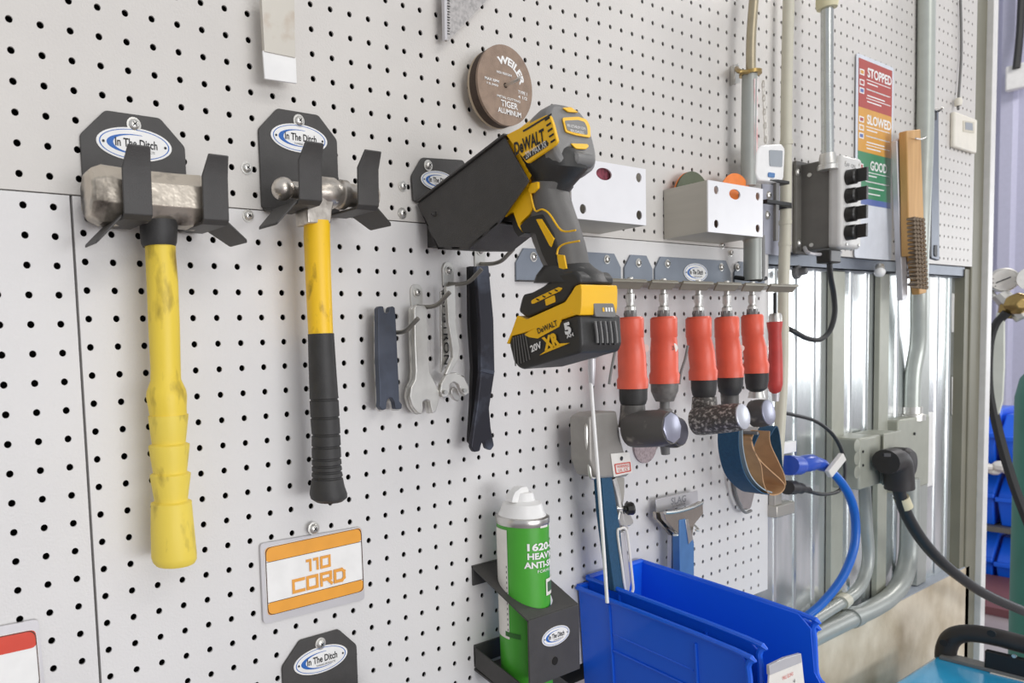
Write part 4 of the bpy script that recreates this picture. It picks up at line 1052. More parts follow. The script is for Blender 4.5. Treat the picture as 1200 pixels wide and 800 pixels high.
text('MIG GUNS', A(*crop(840, 680, 6.667, [(555, 745)])[0], 9.78), q_[1]-q_[0], ZD, .95, .17, REDS, t)
text('4', A(*crop(840, 680, 6.667, [(605, 785)])[0], 9.78), q_[1]-q_[0], ZD, .14, .2, INK, t)

# ================================================================ CONDUITS, SWITCH BOX AND MORE TO THE RIGHT
def conduit(name, label, pts, r, m, n, cat='conduit', smooth=5, seg=16):
    t = thing(name, label, cat, A(*pts[-1][:2], n if len(pts[-1]) < 3 else pts[-1][2]))
    P_ = [A(p[0], p[1], p[2] if len(p) > 2 else n) for p in pts]
    MB().tube(P_, r, seg, smooth).build('pipe', m, t)
    return t
# tan pipe running down into a wider white post
t = conduit('wall_pipe', 'thin tan pipe dropping from the top into a wider pale pipe', [(886, -30), (880.5, 40), (880, 90)], .27, BRONZE, 1.2)
MB().cyl(A(879.5, 84, 1.2), A(879.5, 88, 1.2), .62, .62).build('collar', BRASS, t)
t = conduit('wall_pipe', 'wider pale grey pipe standing behind the orange sanding discs', [(878.5, 88), (877.5, 150), (877, 218)], .42, GREYC, 1.2)
MB().prism(trace([(861, 76), (866, 74), (868, 97), (861, 99)], .3), (0, .3, 0)).build('clamp', ZINC, t, .05)
MB().tube([A(863, 80, .3), A(868, 84, 1.2), A(886, 84, 1.3)], .14, 8, 4).build('clamp_arm', BRASS, t)
t = thing('strap', 'pink edged white measuring tape strip hanging beside the pale pipe', 'tape strip', A(888, 205, .6))
MB().prism(trace([(884, 92), (888.5, 92), (888, 205), (884, 205)], 1.6), (0, .05, 0)).build('tape', mat('tape_pink', 'd98a8a', .6, 0, 0, 'e8e4e0', 30), t)
t = thing('chain', 'short white chain hanging next to the pale pipe', 'chain', A(892, 165, .6))
for k in range(9):
    p = A(891+k*.35, 100+k*8, .5)
    MB().tube([p+V((.12*math.cos(a)*(1 if k % 2 else .4), -.2+.1*math.cos(a)*(0 if k % 2 else 1), .26*math.sin(a))) for a in [2*math.pi*j/10 for j in range(11)]], .06, 6, 1).build('link', GLBL, t)
t = conduit('wall_conduit', 'long beige conduit from the top edge down past the control box', [(925, -30), (922, 100), (920.5, 250), (918, 345), (917, 440), (910, 560)], .33, BEIGE, .9)
for y, x in ((165, 921.5), (258, 920.3), (283, 919.8), (240, 920)):
    MB().cyl(A(x, y, .9), A(x, y+5, .9), .38).build('conduit_strap', BEIGE if y != 240 else INK, t)
t = conduit('wall_conduit', 'shiny galvanised conduit entering the top of the control box', [(969.3, 6), (969.3, 100), (970, 186)], .36, GALV, 2.0)
MB().lathe(A(969.3, 10, 2), ZD, [(0, .58), (.35, .64), (1.6, .64), (2.2, .58), (3, .58)], 20).build('coupling', mat('coupling_cream', 'ddd6b0', .5), t)
MB().lathe(A(970, 180, 2), -ZD, [(0, .45), (.3, .5), (.7, .5), (.8, .6), (1.1, .6)], 16).build('locknut', ZINC, t)
t = conduit('wall_conduit', 'pale green-grey conduit behind the wire brushes running down to the box', [(1086, -20, .6), (1084, 150, .6), (1080, 250, .6), (1077, 340, .4), (1076, 400, 0), (1070, 440, -.3), (1068.5, 495, -.4)], .6, mat('pipe_greenish', 'c3c8c0', .3, .3), .6)
MB().lathe(A(1068.5, 492, -.4), ZD, [(0, .95), (.5, .95), (.6, .75), (1.2, .75)], 16).build('locknut', ZINC, t)
# studs over the corrugated section
def stud(px0, px1, n, lab, m=JBOX, y0=64, z0=34.4):
    a = A(px0, 400, n).x; c2 = A(px1, 400, n).x
    t = thing('wall_stud', lab, 'stud', (a, -n, z0), 'vertical studs on the corrugated wall')
    MB().box(((a+c2)/2, -n+.2, (62.9+z0)/2), (c2-a, .4, 62.9-z0)).build('channel', m, t, .05)
    MB().box((c2+.12, -n+.25, (62.9+z0)/2), (.2, .3, 62.9-z0)).build('edge_strip', WHITE, t, .02)
stud(976, 990, -.45, 'painted metal stud right under the control box')
stud(1031, 1042, -.45, 'metal stud above the junction box with the black plug')
stud(1079, 1090, -.5, 'bluish metal stud right of the curved conduit', GREYC)

# control box with four knobs
bx0 = A(943, 240, .5).x; nb_, nm_, nf_ = .5, 1.86, 2.76
bz1 = AX(969, 184, bx0).z; bz0 = AX(969, 292, bx0).z; bx1 = A(1010.5, 240, nf_).x
t = thing('control_box', 'pale control box with four black knobs mounted on a grey plate', 'control box', (bx0, 0, bz0))
MB().box(((A(931, 240, .15).x+bx1-1.5)/2, -.15, (bz0+bz1)/2), (bx1-1.5-A(931, 240, .15).x, .2, bz1-bz0+.2)).build('mounting_plate', SWGREY, t, .03)
MB().box(((bx0+bx1)/2, -(nb_+nm_)/2+.1, (bz0+bz1)/2), (bx1-bx0-.2, nm_-nb_+.6, bz1-bz0-.2)).build('enclosure', SWGREY, t, .15, seg=3)
lid = MB().box(((bx0+bx1)/2, -(nm_+nf_)/2, (bz0+bz1)/2), (bx1-bx0, nf_-nm_, bz1-bz0)).build('lid', SWLID, t, .3, seg=4)
kx = A(1003, 240, nf_+.5).x
for k, y in enumerate((206, 228, 250, 271.5)):
    z = A(1003, y, nf_+.5).z
    kb = MB().lathe((kx, -nf_, z), -YD, [(0, .52), (.5, .52), (.58, .44), (.6, 0)], 24).build('knob', KNOB, t)
    MB().obox((kx+.0, -nf_-.85, z+.02), (.16, 0, .02), (0, .3, 0), (.0, 0, .45)).build('pointer', KNOB, kb, .03)
for x, y in ((991, 190), (1007, 193), (992, 286), (1006, 287)): MB().lathe(A(x, y, nf_), -YD, [(0, .1), (.04, .1), (.05, 0)], 10).build('lid_screw', ZINC, t)
for x, y in ((934.5, 202), (936, 285)): screw(A(x, y, .26), .2, t, name='plate_screw')
for x, y in ((949, 205), (951, 287)): MB().lathe(AX(x, y, bx0+.08), -XD, [(0, .14), (.06, .14)], 10).build('enclosure_screw', ZINC, t)
text('OFF  ON', A(996, 194, nf_+.0), XD, ZD, 1.6, .26, DGREY, t)
MB().tube([A(943, 290, .6), A(947, 296, 1.4), A(960, 298, 1.8), A(985, 296, 2.0)], .12, 8, 4).build('bottom_bracket', PLATE, t)
MB().box(A(971, 301, 2.0), (1.6, .9, .9)).build('cable_gland', KNOB, t, .1)
t = thing('power_cable', 'black cable looping from under the control box to the left', 'cable', A(971, 305, 1.9))
MB().tube([A(*p) for p in ((972, 303, 1.9), (973, 322, 1.8), (977, 345, 1.5), (978, 368, 1.4), (972, 388, 1.3), (960, 398, 1.2), (945, 396, 1.0), (930, 388, .8), (920, 383, .3))], .17, 10, 6).build('sheath', CBLK, t)

# stopped / slowed / good poster
t = thing('status_poster', 'tall laminated poster reading STOPPED, SLOWED, GOOD in red, yellow and green', 'poster', A(1025, 305, .1))
face = trace([(1004, 63), (1045.5, 79), (1047.5, 305), (1007, 297)], .14)
fx0, fx1, fz0, fz1 = 62.3, face[1].x, 64.0, face[0].z
face = [V((fx0, -.14, 79.45)), V((69.1, -.14, 79.45)), V((69.1, -.14, 63.9)), V((fx0, -.14, 63.9))]
MB().prism(rnd(face, .3), (0, .06, 0)).build('sheet', PW, t)
qf = [V((p.x, -.16, p.z)) for p in face]
band(qf, .02, .255, PR, 'red_panel', t, .05, .95); band(qf, .255, .47, PY, 'yellow_panel', t, .05, .95); band(qf, .47, .70, PG, 'green_panel', t, .05, .95)
band(qf, .70, .73, PB, 'blue_line', t, .05, .95)
for s, v in (('STOPPED', .075), ('SLOWED', .305), ('GOOD', .53)):
    text(s, lerpq(qf, .6, v), XD, ZD, 6.6*.68 if s != 'GOOD' else 3.1, .75, INKW, t, bold=.03)
    for k in range(3 if s != 'GOOD' else 2): band([p-V((0, .012, 0)) for p in qf], v+.035+.045*k, v+.039+.045*k, INKW, 'rule', t, .25, .9)
    for k in range(4): band([p-V((0, .012, 0)) for p in qf], v+.05+.03*k, v+.056+.03*k, INKW, 'small_print', t, .27, .55+.1*((k*7) % 4))
for v, m in ((.07, PY), (.12, PR), (.16, PB), (.30, PR), (.34, PY), (.38, PB), (.53, PR)):
    band([p-V((0, .012, 0)) for p in qf], v, v+.028, INKW, 'pictogram', t, .07, .19); band([p-V((0, .02, 0)) for p in qf], v+.006, v+.022, m, 'pictogram', t, .09, .17)

# little white timer on the conduit
t = thing('timer', 'small white rounded timer with a grey screen clipped beside the beige conduit', 'timer', A(903, 212, 1.2))
tp = crop(840, 0, 3.333, [(160, 590), (175, 565), (255, 560), (268, 580), (262, 700), (250, 712), (165, 705), (155, 680)])
MB().prism(rnd(trace(tp, 1.7), .3), (0, .7, 0)).build('case', WHITE, t, .12, seg=4)
MB().prism(rnd(trace(crop(840, 0, 3.333, [(206, 585), (258, 588), (256, 652), (208, 648)]), 1.74), .12), (0, .05, 0)).build('screen', SCREEN, t)
MB().prism(rnd(trace(crop(840, 0, 3.333, [(203, 672), (228, 676), (226, 694), (202, 690)]), 1.76), .1), (0, .05, 0)).build('button', SBLUE, t)
t = thing('soap_stone_holder', 'dark thin clip holder hanging below the small white timer', 'clip', A(912, 280, 1))
MB().prism(trace([(910, 200), (914, 200), (912.5, 282), (909.5, 282)], 1.6), (0, .2, 0)).build('bar', DGREY, t, .03)
MB().box(A(911, 238, 1.5), (3.2, .3, .25)).build('clip_band', INK, t, .03)
MB().box(A(908, 213, 1.4), (2.6, .6, .2)).build('clip_band', INK, t, .03)
t = thing('mounting_plate', 'bluish painted steel plate with screws left of the beige conduit', 'plate', A(903, 290, .1))
MB().prism(trace([(893, 187), (915, 190), (915, 300), (896, 297)], .1), (0, .08, 0)).build('plate', BLUEG if False else mat('plate_grey', 'b4b6c2', .4, .1), t, .02)
screw(A(900.5, 229, .1), .22, t); screw(A(899, 252, .1), .22, t)
t = conduit('wall_pipe', 'short grey pipe pair hanging under the right steel box', [(882, 280), (882, 328)], .5, GREYC, 1.6)
MB().tube([A(892, 276, 1.6), A(892.5, 320, 1.6), A(890, 327, 1.6)], .2, 10, 3).build('second_pipe', DGREY, t)
MB().tube([A(862, 325, .6), A(880, 327, 1.6), A(897, 326, 1.6)], .14, 8, 3).build('clamp_bar', INK, t)

# wire brushes
def brush(label, pts, n, wood, bn, seed):
    t = thing('wire_brush', label, 'wire brush', A(*pts[2], n), 'wire brushes hanging on the pegboard'); return t
t = thing('wire_brush', 'wooden backed wire brush with brown bristles hanging bristle side left', 'wire brush', A(1078, 345, 1))
MB().prism(rnd(trace([(1063, 153), (1079, 151), (1086, 343), (1078, 345), (1072, 300), (1066, 300)], 1.6), .15), (0, .55, 0)).build('handle', WOOD, t, .08, seg=3)
for r_ in range(17):
    for c_ in range(4):
        x = 1063+c_*3.5+r_*.25; y = 257+r_*4.9+c_*.5
        p = A(x, y, 1.65); MB().cyl(p, p+V((-.15, -.55, -.05)), .1, .17, 6).build('bristle_tuft', BRIST, t)
t = thing('wire_brush', 'silvery wire brush seen edge on beside the wooden one', 'wire brush', A(1058, 345, 1))
MB().prism(rnd(trace([(1051, 165), (1058, 160), (1063, 250), (1064, 350), (1058, 352), (1054, 250)], 1.0), .08), (0, .4, 0)).build('handle', PLATE, t, .05)
for r_ in range(20):
    p = A(1060+r_*.2, 170+r_*8.6, 1.05); MB().cyl(p, p+V((.12, -.5, 0)), .12, .16, 6).build('bristle_tuft', mat('silver_wire', 'a89c90', .3, .8, .2, scale=200), t)
t = thing('brush_hook', 'long thin wire hook carrying the two wire brushes', 'hook', A(1090, 160, 0))
MB().tube([A(1092, 157, 0), A(1088, 159, .6), A(1080, 163, 1.4), A(1073, 162, 1.9)], .06, 6, 4).build('wire', ZINC, t)
# dark flat bar
t = thing('flat_bar', 'long narrow dark steel bar with a slotted end hanging beside the thermostat', 'flat bar', A(1096, 306, .5))
MB().prism(rnd(trace([(1091, 126), (1100, 130), (1101, 305), (1091, 302)], .9), .1), (0, .3, 0)).build('bar', LEDGE, t, .04)
MB().prism(trace([(1090, 126), (1092, 126), (1092, 302), (1090, 300)], 1.0), (0, .4, 0)).build('edge', INK, t, .02)
MB().prism(rnd(trace([(1095, 287), (1098.5, 287), (1098.5, 301), (1095, 300)], .95), .2), (0, .04, 0)).build('slot', INK, t)
MB().prism(rnd(trace([(1092.5, 130), (1098, 131), (1098, 141), (1092.5, 140)], .95), .2), (0, .04, 0)).build('slot', INK, t)
MB().tube([A(1096, 128, 0), A(1100, 130, 1.2), A(1105, 126, 1.6)], .09, 6, 4).build('hanger', ZINC, t)
# thermostat
tx0 = A(1113, 150, 0).x; 
tn = -AX(1119, 150, tx0).y; tx1 = A(1145.5, 150, tn).x
tz1 = 77.7; tz0 = 74.55
t = thing('thermostat', 'cream thermostat with a small screen, fed by a thin cord from above', 'thermostat', (tx0, 0, tz0))
MB().box(((tx0+tx1)/2, -tn/2, (tz0+tz1)/2), (tx1-tx0, tn, tz1-tz0)).build('case', CREAM, t, .15, seg=3)
MB().prism(rnd(trace([(1129, 141), (1142, 143), (1142, 156), (1129, 154)], tn+.04), .08), (0, .05, 0)).build('bezel', mat('thermostat_bezel', 'd6cfbd', .5), t)
MB().prism(trace([(1131.5, 143), (1140, 144.5), (1140, 153), (1131.5, 151.5)], tn+.06), (0, .05, 0)).build('screen', SCREEN, t)
MB().tube([A(1123, 128, .5), A(1123, 118, .3), A(1126.5, 60, .2), A(1125, -20, .2)], .1, 8, 5).build('cord', DGREY, t)
MB().lathe(A(1123, 124, .4), ZD, [(0, .25), (.4, .3), (.7, .2)], 12).build('grommet', CREAM, t)
# brackets near post: two white tall clips
for y0, y1, lab in ((342, 390, 'upper white hinge like clip near the post'), (440, 487, 'lower white hinge like clip near the post')):
    t = thing('clip_plate', lab, 'clip', A(1115, y1, -.9))
    MB().prism(trace([(1115, y0), (1121, y0+2), (1121, y1), (1115, y1)], -.9), (0, .3, 0)).build('plate', POSTW, t, .1)
    MB().prism(trace([(1114.4, y0), (1115, y0), (1115, y1), (1114.4, y1)], -.9), (0, .2, 0)).build('gap', INK, t)
# junction boxes
j0, j1 = A(993, 535, .5).x, A(1018, 535, .5).x
t = thing('junction_box', 'grey outlet box with round knockouts left of the black plug', 'junction box', (j0, 0, 45.5))
jz1, jz0 = 49.9, 45.9
MB().box(((j0+j1)/2+.0, -.1, (jz0+jz1)/2), (j1-j0, 2.4, jz1-jz0)).build('box', JBOX, t, .15)
MB().box((j1+1.6, -.35, (jz0+jz1)/2), (3.1, 2.1, jz1-jz0)).build('device_box', JBOX, t, .15)
MB().box((j1+1.6, -1.45, (jz0+jz1)/2), (3.3, .15, jz1-jz0+.1)).build('cover_plate', POSTW if False else JBOX, t, .06)
for y in (522, 537, 553): MB().lathe(A(1004, y, 1.3), -YD, [(0, .5), (.03, .5), (.04, .42), (.05, 0)], 20).build('knockout', JBOX, t)
for y in (529, 545): MB().lathe(A(1011, y, 1.3), -YD, [(0, .1), (.06, .1)], 8).build('hole', INK, t)
t = thing('junction_box', 'tall grey electrical box under the curved conduit', 'junction box', A(1070, 560, 0))
k0, k1 = A(1046, 530, -.2).x, A(1072, 530, -.2).x
MB().box(((k0+k1)/2+1, .6, 47.2), (k1-k0+2, 1.6, 6.4)).build('box', JBOX, t, .15)
MB().box((k1+3.2, .9, 46.8), (5, .6, 7)).build('cover', POSTW, t, .1)
for y in (508, 535, 562): MB().lathe(A(1071, y, .2), -YD, [(0, .13), (.1, .13)], 8).build('screw', INK, t)
# black plug and thick cable
t = thing('welder_plug', 'large black angled plug in the grey outlet box with thick black cable', 'plug', A(1048, 540, 1.4))
pc_ = A(1040, 541, 1.4)
MB().lathe(pc_, -YD, [(0, 1.1), (.5, 1.25), (1.3, 1.25), (1.6, 1.0), (1.7, 0)], 28).build('plug_face', PLUGB, t)
MB().tube([A(1038, 541, 2.4), A(1050, 540, 2.6), A(1053, 556, 2.6), A(1054, 572, 2.6)], .95, 16, 5).build('plug_neck', PLUGB, t)
MB().prism(rnd(trace([(1036, 531), (1044, 531), (1044, 535), (1036, 535)], 3.18), .05), (0, .1, 0)).build('slot', INK, t)
cab = [(1053, 572, 2.6), (1056, 585, 2.6), (1064, 606, 2.7), (1080, 632, 2.9), (1100, 655, 3.2), (1125, 676, 3.6), (1155, 696, 4.0), (1200, 716, 4.8), (1240, 732, 5.4)]
MB().tube([A(*p) for p in cab], .42, 12, 6).build('cable', CBLK, t)
MB().cyl(A(1056, 582, 2.6), A(1061, 594, 2.7), .5, .5).build('tag', mat('tag_cream', 'ddd3b0', .5), t)
# bottom conduits
t = conduit('floor_conduit', 'upper grey conduit bending up to the outlet box', [(930, 742, .1), (960, 722, .1), (985, 706, .1), (1002, 694, .05), (1013, 676, 0), (1017.5, 650, 0), (1015, 610, 0), (1013, 566, 0)], .42, GREYC, 0)
MB().cyl(A(985, 706, .1), A(991, 702, .1), .55).build('coupling', BEIGE, t)
t = conduit('floor_conduit', 'lower thicker grey conduit along the concrete ledge bending upward', [(925, 765, .2), (945, 750, .2), (985, 730, .2), (1020, 714, .2), (1042, 700, .2), (1056, 682, .1), (1064, 655, 0), (1066, 620, 0), (1066, 560, 0)], .7, GREYC, 0)
MB().cyl(A(996, 724.5, .2), A(1003, 721.5, .2), .8).build('coupling', GREYC, t)
# blue extension lead
t = thing('extension_lead', 'bright blue extension cord with a clear blue plug end', 'extension cord', A(930, 545, 1))
MB().tube([A(*p) for p in ((925, 545, 1.2), (942, 541, 1.3), (958, 543, 1.6), (978, 556, 2.0), (994, 578, 2.3), (1002, 605, 2.4), (1001, 640, 2.4), (988, 675, 2.3), (965, 705, 2.0), (945, 722, 1.6), (925, 736, 1.0), (905, 748, .6))], .28, 12, 6).build('cord', CBLUE, t)
MB().tube([A(924, 545, 1.2), A(931, 545, 1.25), A(937, 545, 1.3), A(943, 543, 1.4), A(955, 542, 1.5), A(966, 546, 1.7)], [.7, .68, .55, .6, .45, .38], 14, 3).build('plug', CBLUED, t)
MB().obox(A(979, 545, 2.4), V((.6, -.2, .6)), V((0, .15, 0)), V((.26, 0, -.26))).build('white_tag', GLBL, t, .05)
t = thing('appliance_cord', 'thin black cord arching over the corrugated metal to a black plug', 'cord', A(925, 572, 1))
MB().tube([A(*p) for p in ((908, 481, .6), (930, 486, .7), (955, 493, .9), (975, 508, 1.1), (987, 530, 1.2), (990, 555, 1.3), (984, 574, 1.2), (965, 579, 1.1), (945, 575, 1.0))], .13, 8, 6).build('cord', CBLK, t)
MB().tube([A(948, 574, 1.0), A(938, 572, 1.0), A(930, 571, 1.0), (A(922, 571, 1.0))], [.22, .4, .5, .5], 12, 3).build('plug', PLUGB, t)
# outlet strip behind belts
t = thing('power_outlet', 'white double outlet where the blue and black plugs go in', 'outlet', A(915, 600, .4))
MB().box(A(914, 596, .2), (2.6, .8, .9)).build('box', SATIN, t, .1)
MB().box(A(922, 524, .5), (1.9, .4, .8)).build('tab', WHITE, t, .05)
MB().box(A(908, 560, .2), (1.0, .5, 4.0)).build('face', SATIN, t, .1)

# ---- sanding belts on a hook, disc behind
t = thing('belt_hook', 'tall curved grey steel loop behind the sanding belts', 'hook', A(870, 600, .5))
MB().tube([A(*p) for p in ((862, 500, .5), (858, 530, .5), (860, 565, .5), (866, 590, .5), (873, 600, .5), (880, 598, .5))], .1, 8, 5).build('rim', DGREY, t)
MB().prism(rnd(trace([(862, 500), (890, 500), (886, 570), (880, 596), (872, 598), (864, 580), (859, 540)], .35), .3), (0, .1, 0)).build('plate', mat('satin_disc', 'c9c5c2', .25, .9, .1), t, .02)
bp2 = A(884, 508, 3.0)
MB().tube([(bp2.x, .1, bp2.z), (bp2.x, -3.2, bp2.z+.05)], .11, 8, 0).build('peg', DGREY, t)
def belt(label, pts, m, n, w, th=.07):
    t = thing('sanding_belt', label, 'sanding belt', A(*pts[len(pts)//2], n), 'sanding belts hanging below the grinders')
    P_ = [A(p[0], p[1], n) for p in pts]
    MB().ribbon(P_, (0, w, 0), th, 6).build('belt', m, t)
    return t
belt('outermost blue sanding belt of the hanging bundle', [(866, 502), (866, 525), (871, 550), (880, 566), (893, 577), (902, 579)], BELTB, 3.0, 1.2)
belt('white edged blue sanding belt just inside the outermost one', [(870, 503), (871, 525), (876, 548), (884, 563), (895, 573), (905, 577)], mat('belt_light_edge', '9fb0b8', .7), 2.9, .9)
belt('tan backed sanding belt curling through the bundle', [(884, 506), (881, 520), (890, 538), (904, 552), (915, 562), (920, 570), (914, 578), (902, 579), (895, 566), (892, 545), (885, 530), (880, 512)], BELTT, 2.9, 1.3)
belt('tan sanding belt at the right of the hanging bundle', [(902, 505), (903, 520), (912, 540), (919, 556), (921, 568)], BELTT, 2.7, 1.1)
belt('short blue sanding belt end at the upper right of the bundle', [(897, 522), (904, 508), (911, 500), (915, 520), (917, 545), (920, 560)], BELTB, 2.2, .9)
belt('dark blue sanding belt tucked inside the tan ones', [(876, 505), (878, 520), (880, 530), (884, 521), (890, 508)], BELTB, 2.4, .8)

# small lights and fittings along the rail
t = thing('rail_lamp', 'small white bulb shaped fitting under the blue grey rail', 'fitting', A(1031, 320, .3))
MB().sphere(A(1031, 319, .4), .38, 16).build('bulb', WHITE, t)
MB().cyl(A(1031, 312, .2), A(1031, 315, .3), .3).build('neck', ZINC, t)
t = thing('wing_nut', 'small round metal nut on the corrugated sheet right of the rack', 'fitting', A(930, 319, .3))
MB().lathe(A(931, 319, -.4), -YD, [(0, .5), (.3, .5), (.35, .3), (.8, .25), (.82, 0)], 10).build('nut', DGREY, t, .04)

# ================================================================ BEYOND THE POST
# gas cylinder with regulator
XCY = 128.0
cyl_c = AX(1190, 620, XCY); cr_ = 4.5
cc_ = V((XCY+.5, cyl_c.y-cr_*.9, 0)); 
t = thing('gas_cylinder', 'dark green gas cylinder at the right edge past the post', 'gas cylinder', (cc_.x, cc_.y, 0))
ztop = AX(1195, 430, XCY).z
MB().lathe((cc_.x, cc_.y, 0), ZD, [(0, cr_), (ztop-4, cr_), (ztop-1.5, cr_*.9), (ztop+.6, cr_*.6), (ztop+1.6, cr_*.35), (ztop+3, 1.2), (ztop+6, 1.2)], 40).build('body', TEAL, t)
XRG = 118.0
t = thing('pressure_regulator', 'brass gas regulator with a round white dial gauge near the right edge', 'regulator', AX(1185, 375, XRG))
gc = AX(1175, 328, XRG)
rg = (AX(1175, 314, XRG).z-AX(1175, 342, XRG).z)/2
gd = (CAM-gc).normalized(); gd = (gd+V((.25, -.2, 0))).normalized()
b = MB().lathe(gc-gd*.4, gd, [(0, rg*.9), (.1, rg), (.8, rg), (.85, rg*.9), (.8, rg*.88)], 32).build('gauge', ZINC, t)
MB().lathe(gc+gd*.46, gd, [(0, rg*.87), (.03, rg*.87)], 32).build('dial', GLBL, b)
gu = gd.cross(ZD).normalized()
MB().obox(gc+gd*.52+gu*.1, (gu*.9+ZD*(-.4)).normalized()*rg*.5, gd*.03, ZD*.07).build('needle', INK, b)
for k in range(10):
    a = math.radians(-40+k*26); p = gc+gd*.5+(gu*math.cos(a)+ZD*math.sin(a))*rg*.72
    MB().obox(p, gu*.05, gd*.02, ZD*.05).build('dial_mark', INK, b)
MB().lathe(AX(1190, 356, XRG), gd, [(0, 1.2), (.8, 1.4), (1.4, 1.1), (1.9, .6)], 8).build('body', BRASS, t, .1)
MB().cyl(AX(1172, 345, XRG), AX(1200, 372, XRG), .9, .9, 10).build('stem', ZINC, t)
MB().cyl(AX(1160, 340, XRG), AX(1184, 372, XRG), .28, .28, 10).build('rod', ZINC, t)
MB().cyl(AX(1178, 372, XRG), AX(1184, 358, XRG), .8, 1.1, 8).build('nut', BRASS, t)
MB().lathe(AX(1207, 326, XRG), gd, [(0, rg*.9), (.8, rg), (.85, 0)], 24).build('second_gauge', ZINC, t)
t = thing('paper_tag', 'long white paper tag dangling below the regulator', 'tag', AX(1168, 490, XRG))
MB().prism(traceX([(1168, 366), (1176, 368), (1176, 430), (1174, 470), (1168, 492), (1162, 470), (1160, 420)], XRG-1.3), (.6, 0, 0)).build('tag', mat('tag_paper', 'e3e6da', .7, 0, .1, scale=10), t)
t = thing('gas_hose', 'black rubber gas hose falling from the tag past the green cylinder', 'hose', AX(1200, 600, XRG-1))
MB().tube([AX(x, y, XRG-1) for x, y in ((1180, 366), (1168, 380), (1161, 405), (1160, 450), (1166, 488), (1175, 525), (1187, 565), (1200, 600), (1216, 640))], .5, 10, 5).build('hose', CBLK, t)
# bottle of clear wrap next to the cylinder
# shelf with blue bins
XS = 215.0
t = thing('storage_shelf', 'steel shelf rack carrying blue bins beyond the post', 'shelf', (XS, AX(1165, 700, XS).y, 0))
def shy(x, y=500): return AX(x, y, XS).y
ya, yb2 = shy(1140)+6, shy(1240)-6
for y in (600, 545+77*0+70, 489):
    pass
zsh = [AX(1165, 616, XS).z, AX(1165, 545, XS).z, AX(1165, 690, XS).z-.5]
for z in zsh: MB().box((XS+8, (ya+yb2)/2, z-.6), (18, ya-yb2, 1.2)).build('shelf_board', SWGREY, t)
for yy in (ya, yb2):
    for xx_ in (XS-.5, XS+16.5): MB().box((xx_, yy, 45), (1.2, 1.2, 90)).build('upright', SWGREY, t)
def far_bin(x0p, x1p, z, h, lab):
    y0, y1 = shy(x0p), shy(x1p)
    t = thing('storage_bin', lab, 'storage bin', (XS-2, (y0+y1)/2, z), 'blue bins on the far shelf')
    c = V((XS-2, 0, 0)); 
    MB().loft([[V((XS+1, y0-.3, z)), V((XS+1, y1+.3, z)), V((XS+14, y1+.3, z)), V((XS+14, y0-.3, z))],
               [V((XS-1, y0, z+h*.55)), V((XS-1, y1, z+h*.55)), V((XS+14, y1, z+h*.55)), V((XS+14, y0, z+h*.55))],
               [V((XS+4, y0, z+h)), V((XS+4, y1, z+h)), V((XS+14, y1, z+h)), V((XS+14, y0, z+h))]]).build('tub', BLUE, t, .3)
    MB().box((XS-1.2, (y0+y1)/2, z+h*.55), (1, y0-y1+.4, 1.1)).build('lip', BLUE, t, .2)
def hh(ya_, yb_): return AX(1165, ya_, XS).z-AX(1165, yb_, XS).z
for z, h, lab in ((zsh[1], hh(480, 545), 'top shelf'), (zsh[0], hh(550, 616), 'middle shelf'), (zsh[2], hh(622, 690), 'bottom shelf')):
    far_bin(1147, 1168, z, h, 'far blue bin on the %s, close to the post' % lab)
    far_bin(1172, 1196, z, h*.9, 'far blue bin on the %s, close to the cylinder' % lab)
# rag / clutter at shelf
t = thing('rag', 'crumpled pale rag lying between the blue bins of the far shelf', 'rag', (XS-3, shy(1156), zsh[1]))
b = MB()
for k in range(7):
    b.sphere((XS-3+random.uniform(-1, 1), shy(1153)-k*.9, zsh[1]+random.uniform(-1, 1)), random.uniform(1.2, 1.9), 10, .7)
b.build('cloth', GLBL, t)
o = MB().box((XS-14, shy(1185)-4, .8), (26, 20, 1.6)).build('floor_mat', VIO); tag(o, 'dull red mat on the floor in front of the far shelf', 'mat')
# wall items at the far wall
t = thing('wall_box', 'small lavender white box with a black cord high on the far wall', 'electrical box', AX(1190, 100, XF-3))
p = AX(1194, 90, XF-4); MB().box(p, (3, 6, 8)).build('box', WHITE, t, .5)
MB().tube([AX(1191, 80, XF-6), AX(1195, 40, XF-4), AX(1198, -20, XF-4)], 1.0, 8, 4).build('cord', CBLK, t)

# ================================================================ WELDER
ZT = 30.2
t = thing('welder', 'glossy blue machine with a thick black carry handle in the lower right corner', 'welding machine', (64, -12, 0))
w0, w1 = AZ(1095, 766, ZT), AZ(1200, 787, ZT)
x1_ = w0.x; y1_ = w0.y-.1; y0_ = y1_-16; x0_ = x1_-26
MB().box(((x0_+x1_)/2, (y0_+y1_)/2, (ZT+1.2)/2), (x1_-x0_, y1_-y0_, ZT-1.2)).build('case', WBLUE, t, .35, seg=4)
MB().box((x1_-.3, (y0_+y1_)/2, ZT+.15), (1.4, y1_-y0_-1, .3)).build('panel_edge', DGREY, t, .05)
hp = [AX(x, y, x1_+.2) for x, y in ((1108, 772), (1109, 760), (1114, 749), (1124, 743), (1142, 742), (1170, 747), (1200, 755), (1250, 767))]
hn_ = hp[-1]
MB().tube(hp, .72, 16, 6).build('handle', PLUGB, t)
MB().box((x1_-.6, (y0_+y1_)/2-.8, ZT+.9), (.6, y1_-y0_-5, 1.6)).build('dark_panel', INK, t, .1)
MB().lathe(AX(1189, 768, x1_-1), -XD, [(0, .14), (.2, .14)], 10).build('screw', ZINC, t)
for x, y in ((1106, 753), (1162, 742)): MB().lathe(AX(x, y, x1_-.9), -XD, [(0, .28), (.05, .28)], 12).build('handle_screw', INK, t)
q_ = [AZ(x, y, ZT+.02) for x, y in ((1165, 781), (1205, 790), (1200, 799), (1160, 789))]
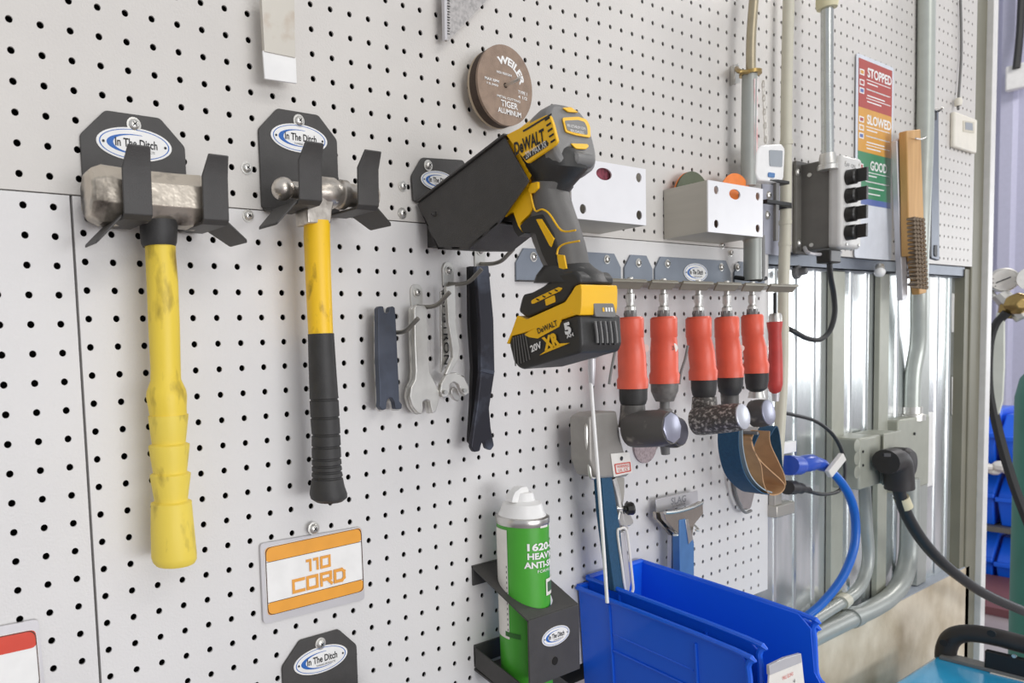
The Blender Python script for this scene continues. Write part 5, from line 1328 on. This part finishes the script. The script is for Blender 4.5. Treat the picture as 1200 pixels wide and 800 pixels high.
MB().prism(q_, (0, 0, .04)).build('label', GLBL, t)

# ================================================================ LIGHT
w = bpy.data.worlds.new('World'); SC.world = w; w.use_nodes = True
bg = w.node_tree.nodes['Background']; bg.inputs[0].default_value = (.93, .95, 1, 1); bg.inputs[1].default_value = .5
def area(name, loc, target, sx, sy, power, col=(1, .97, .93)):
    l = bpy.data.lights.new(name, 'AREA'); l.shape = 'RECTANGLE'; l.size = sx*I; l.size_y = sy*I; l.energy = power; l.color = col
    o = bpy.data.objects.new(name, l); COL.objects.link(o); o.location = V(loc)*I
    o.rotation_euler = (V(target)-V(loc)).to_track_quat('-Z', 'Y').to_euler()
    o['kind'] = 'helper'; return o
area('ceiling_lamp', (50, -150, 180), (25, 0, 40), 120, 24, 26)
area('ceiling_lamp', (-40, -260, 180), (20, 0, 40), 120, 40, 40)
area('ceiling_lamp', (260, -40, 190), (250, 40, 30), 60, 30, 80)
area('front_fill_light', (30, -300, 40), (30, 0, 30), 220, 80, 190, (.97, .98, 1))  # added frontal fill, stands in for an unseen bright side opposite
area('sheet_reflection_light', (312, -88, 72), (80, 0, 58), 110, 56, 34, (.95, .98, 1))  # added bright panel, sized and aimed for the galvanised sheet to mirror

# ================================================================ CAMERA
cd = bpy.data.cameras.new('camera'); co = bpy.data.objects.new('camera', cd); COL.objects.link(co)
cd.sensor_width = 36; cd.sensor_fit = 'HORIZONTAL'; cd.lens = FPX/1200*36
cd.shift_x = (600-CX)/1200; cd.shift_y = (CY-400)/1200
cd.clip_start = .02; cd.clip_end = 100
r = [V((RM[0][0], RM[0][2], -RM[0][1])), -V((RM[1][0], RM[1][2], -RM[1][1])), -V((RM[2][0], RM[2][2], -RM[2][1]))]
M = Matrix(((r[0].x, r[1].x, r[2].x), (r[0].y, r[1].y, r[2].y), (r[0].z, r[1].z, r[2].z))).to_4x4()
M.translation = CAM*I
co.matrix_world = M
cd.dof.use_dof = True; cd.dof.focus_distance = 33*I; cd.dof.aperture_fstop = 10
SC.camera = co
vs = SC.view_settings
vs.view_transform = 'Standard'; vs.look = 'None'; vs.exposure = 0.22; vs.gamma = 1; vs.use_curve_mapping = False
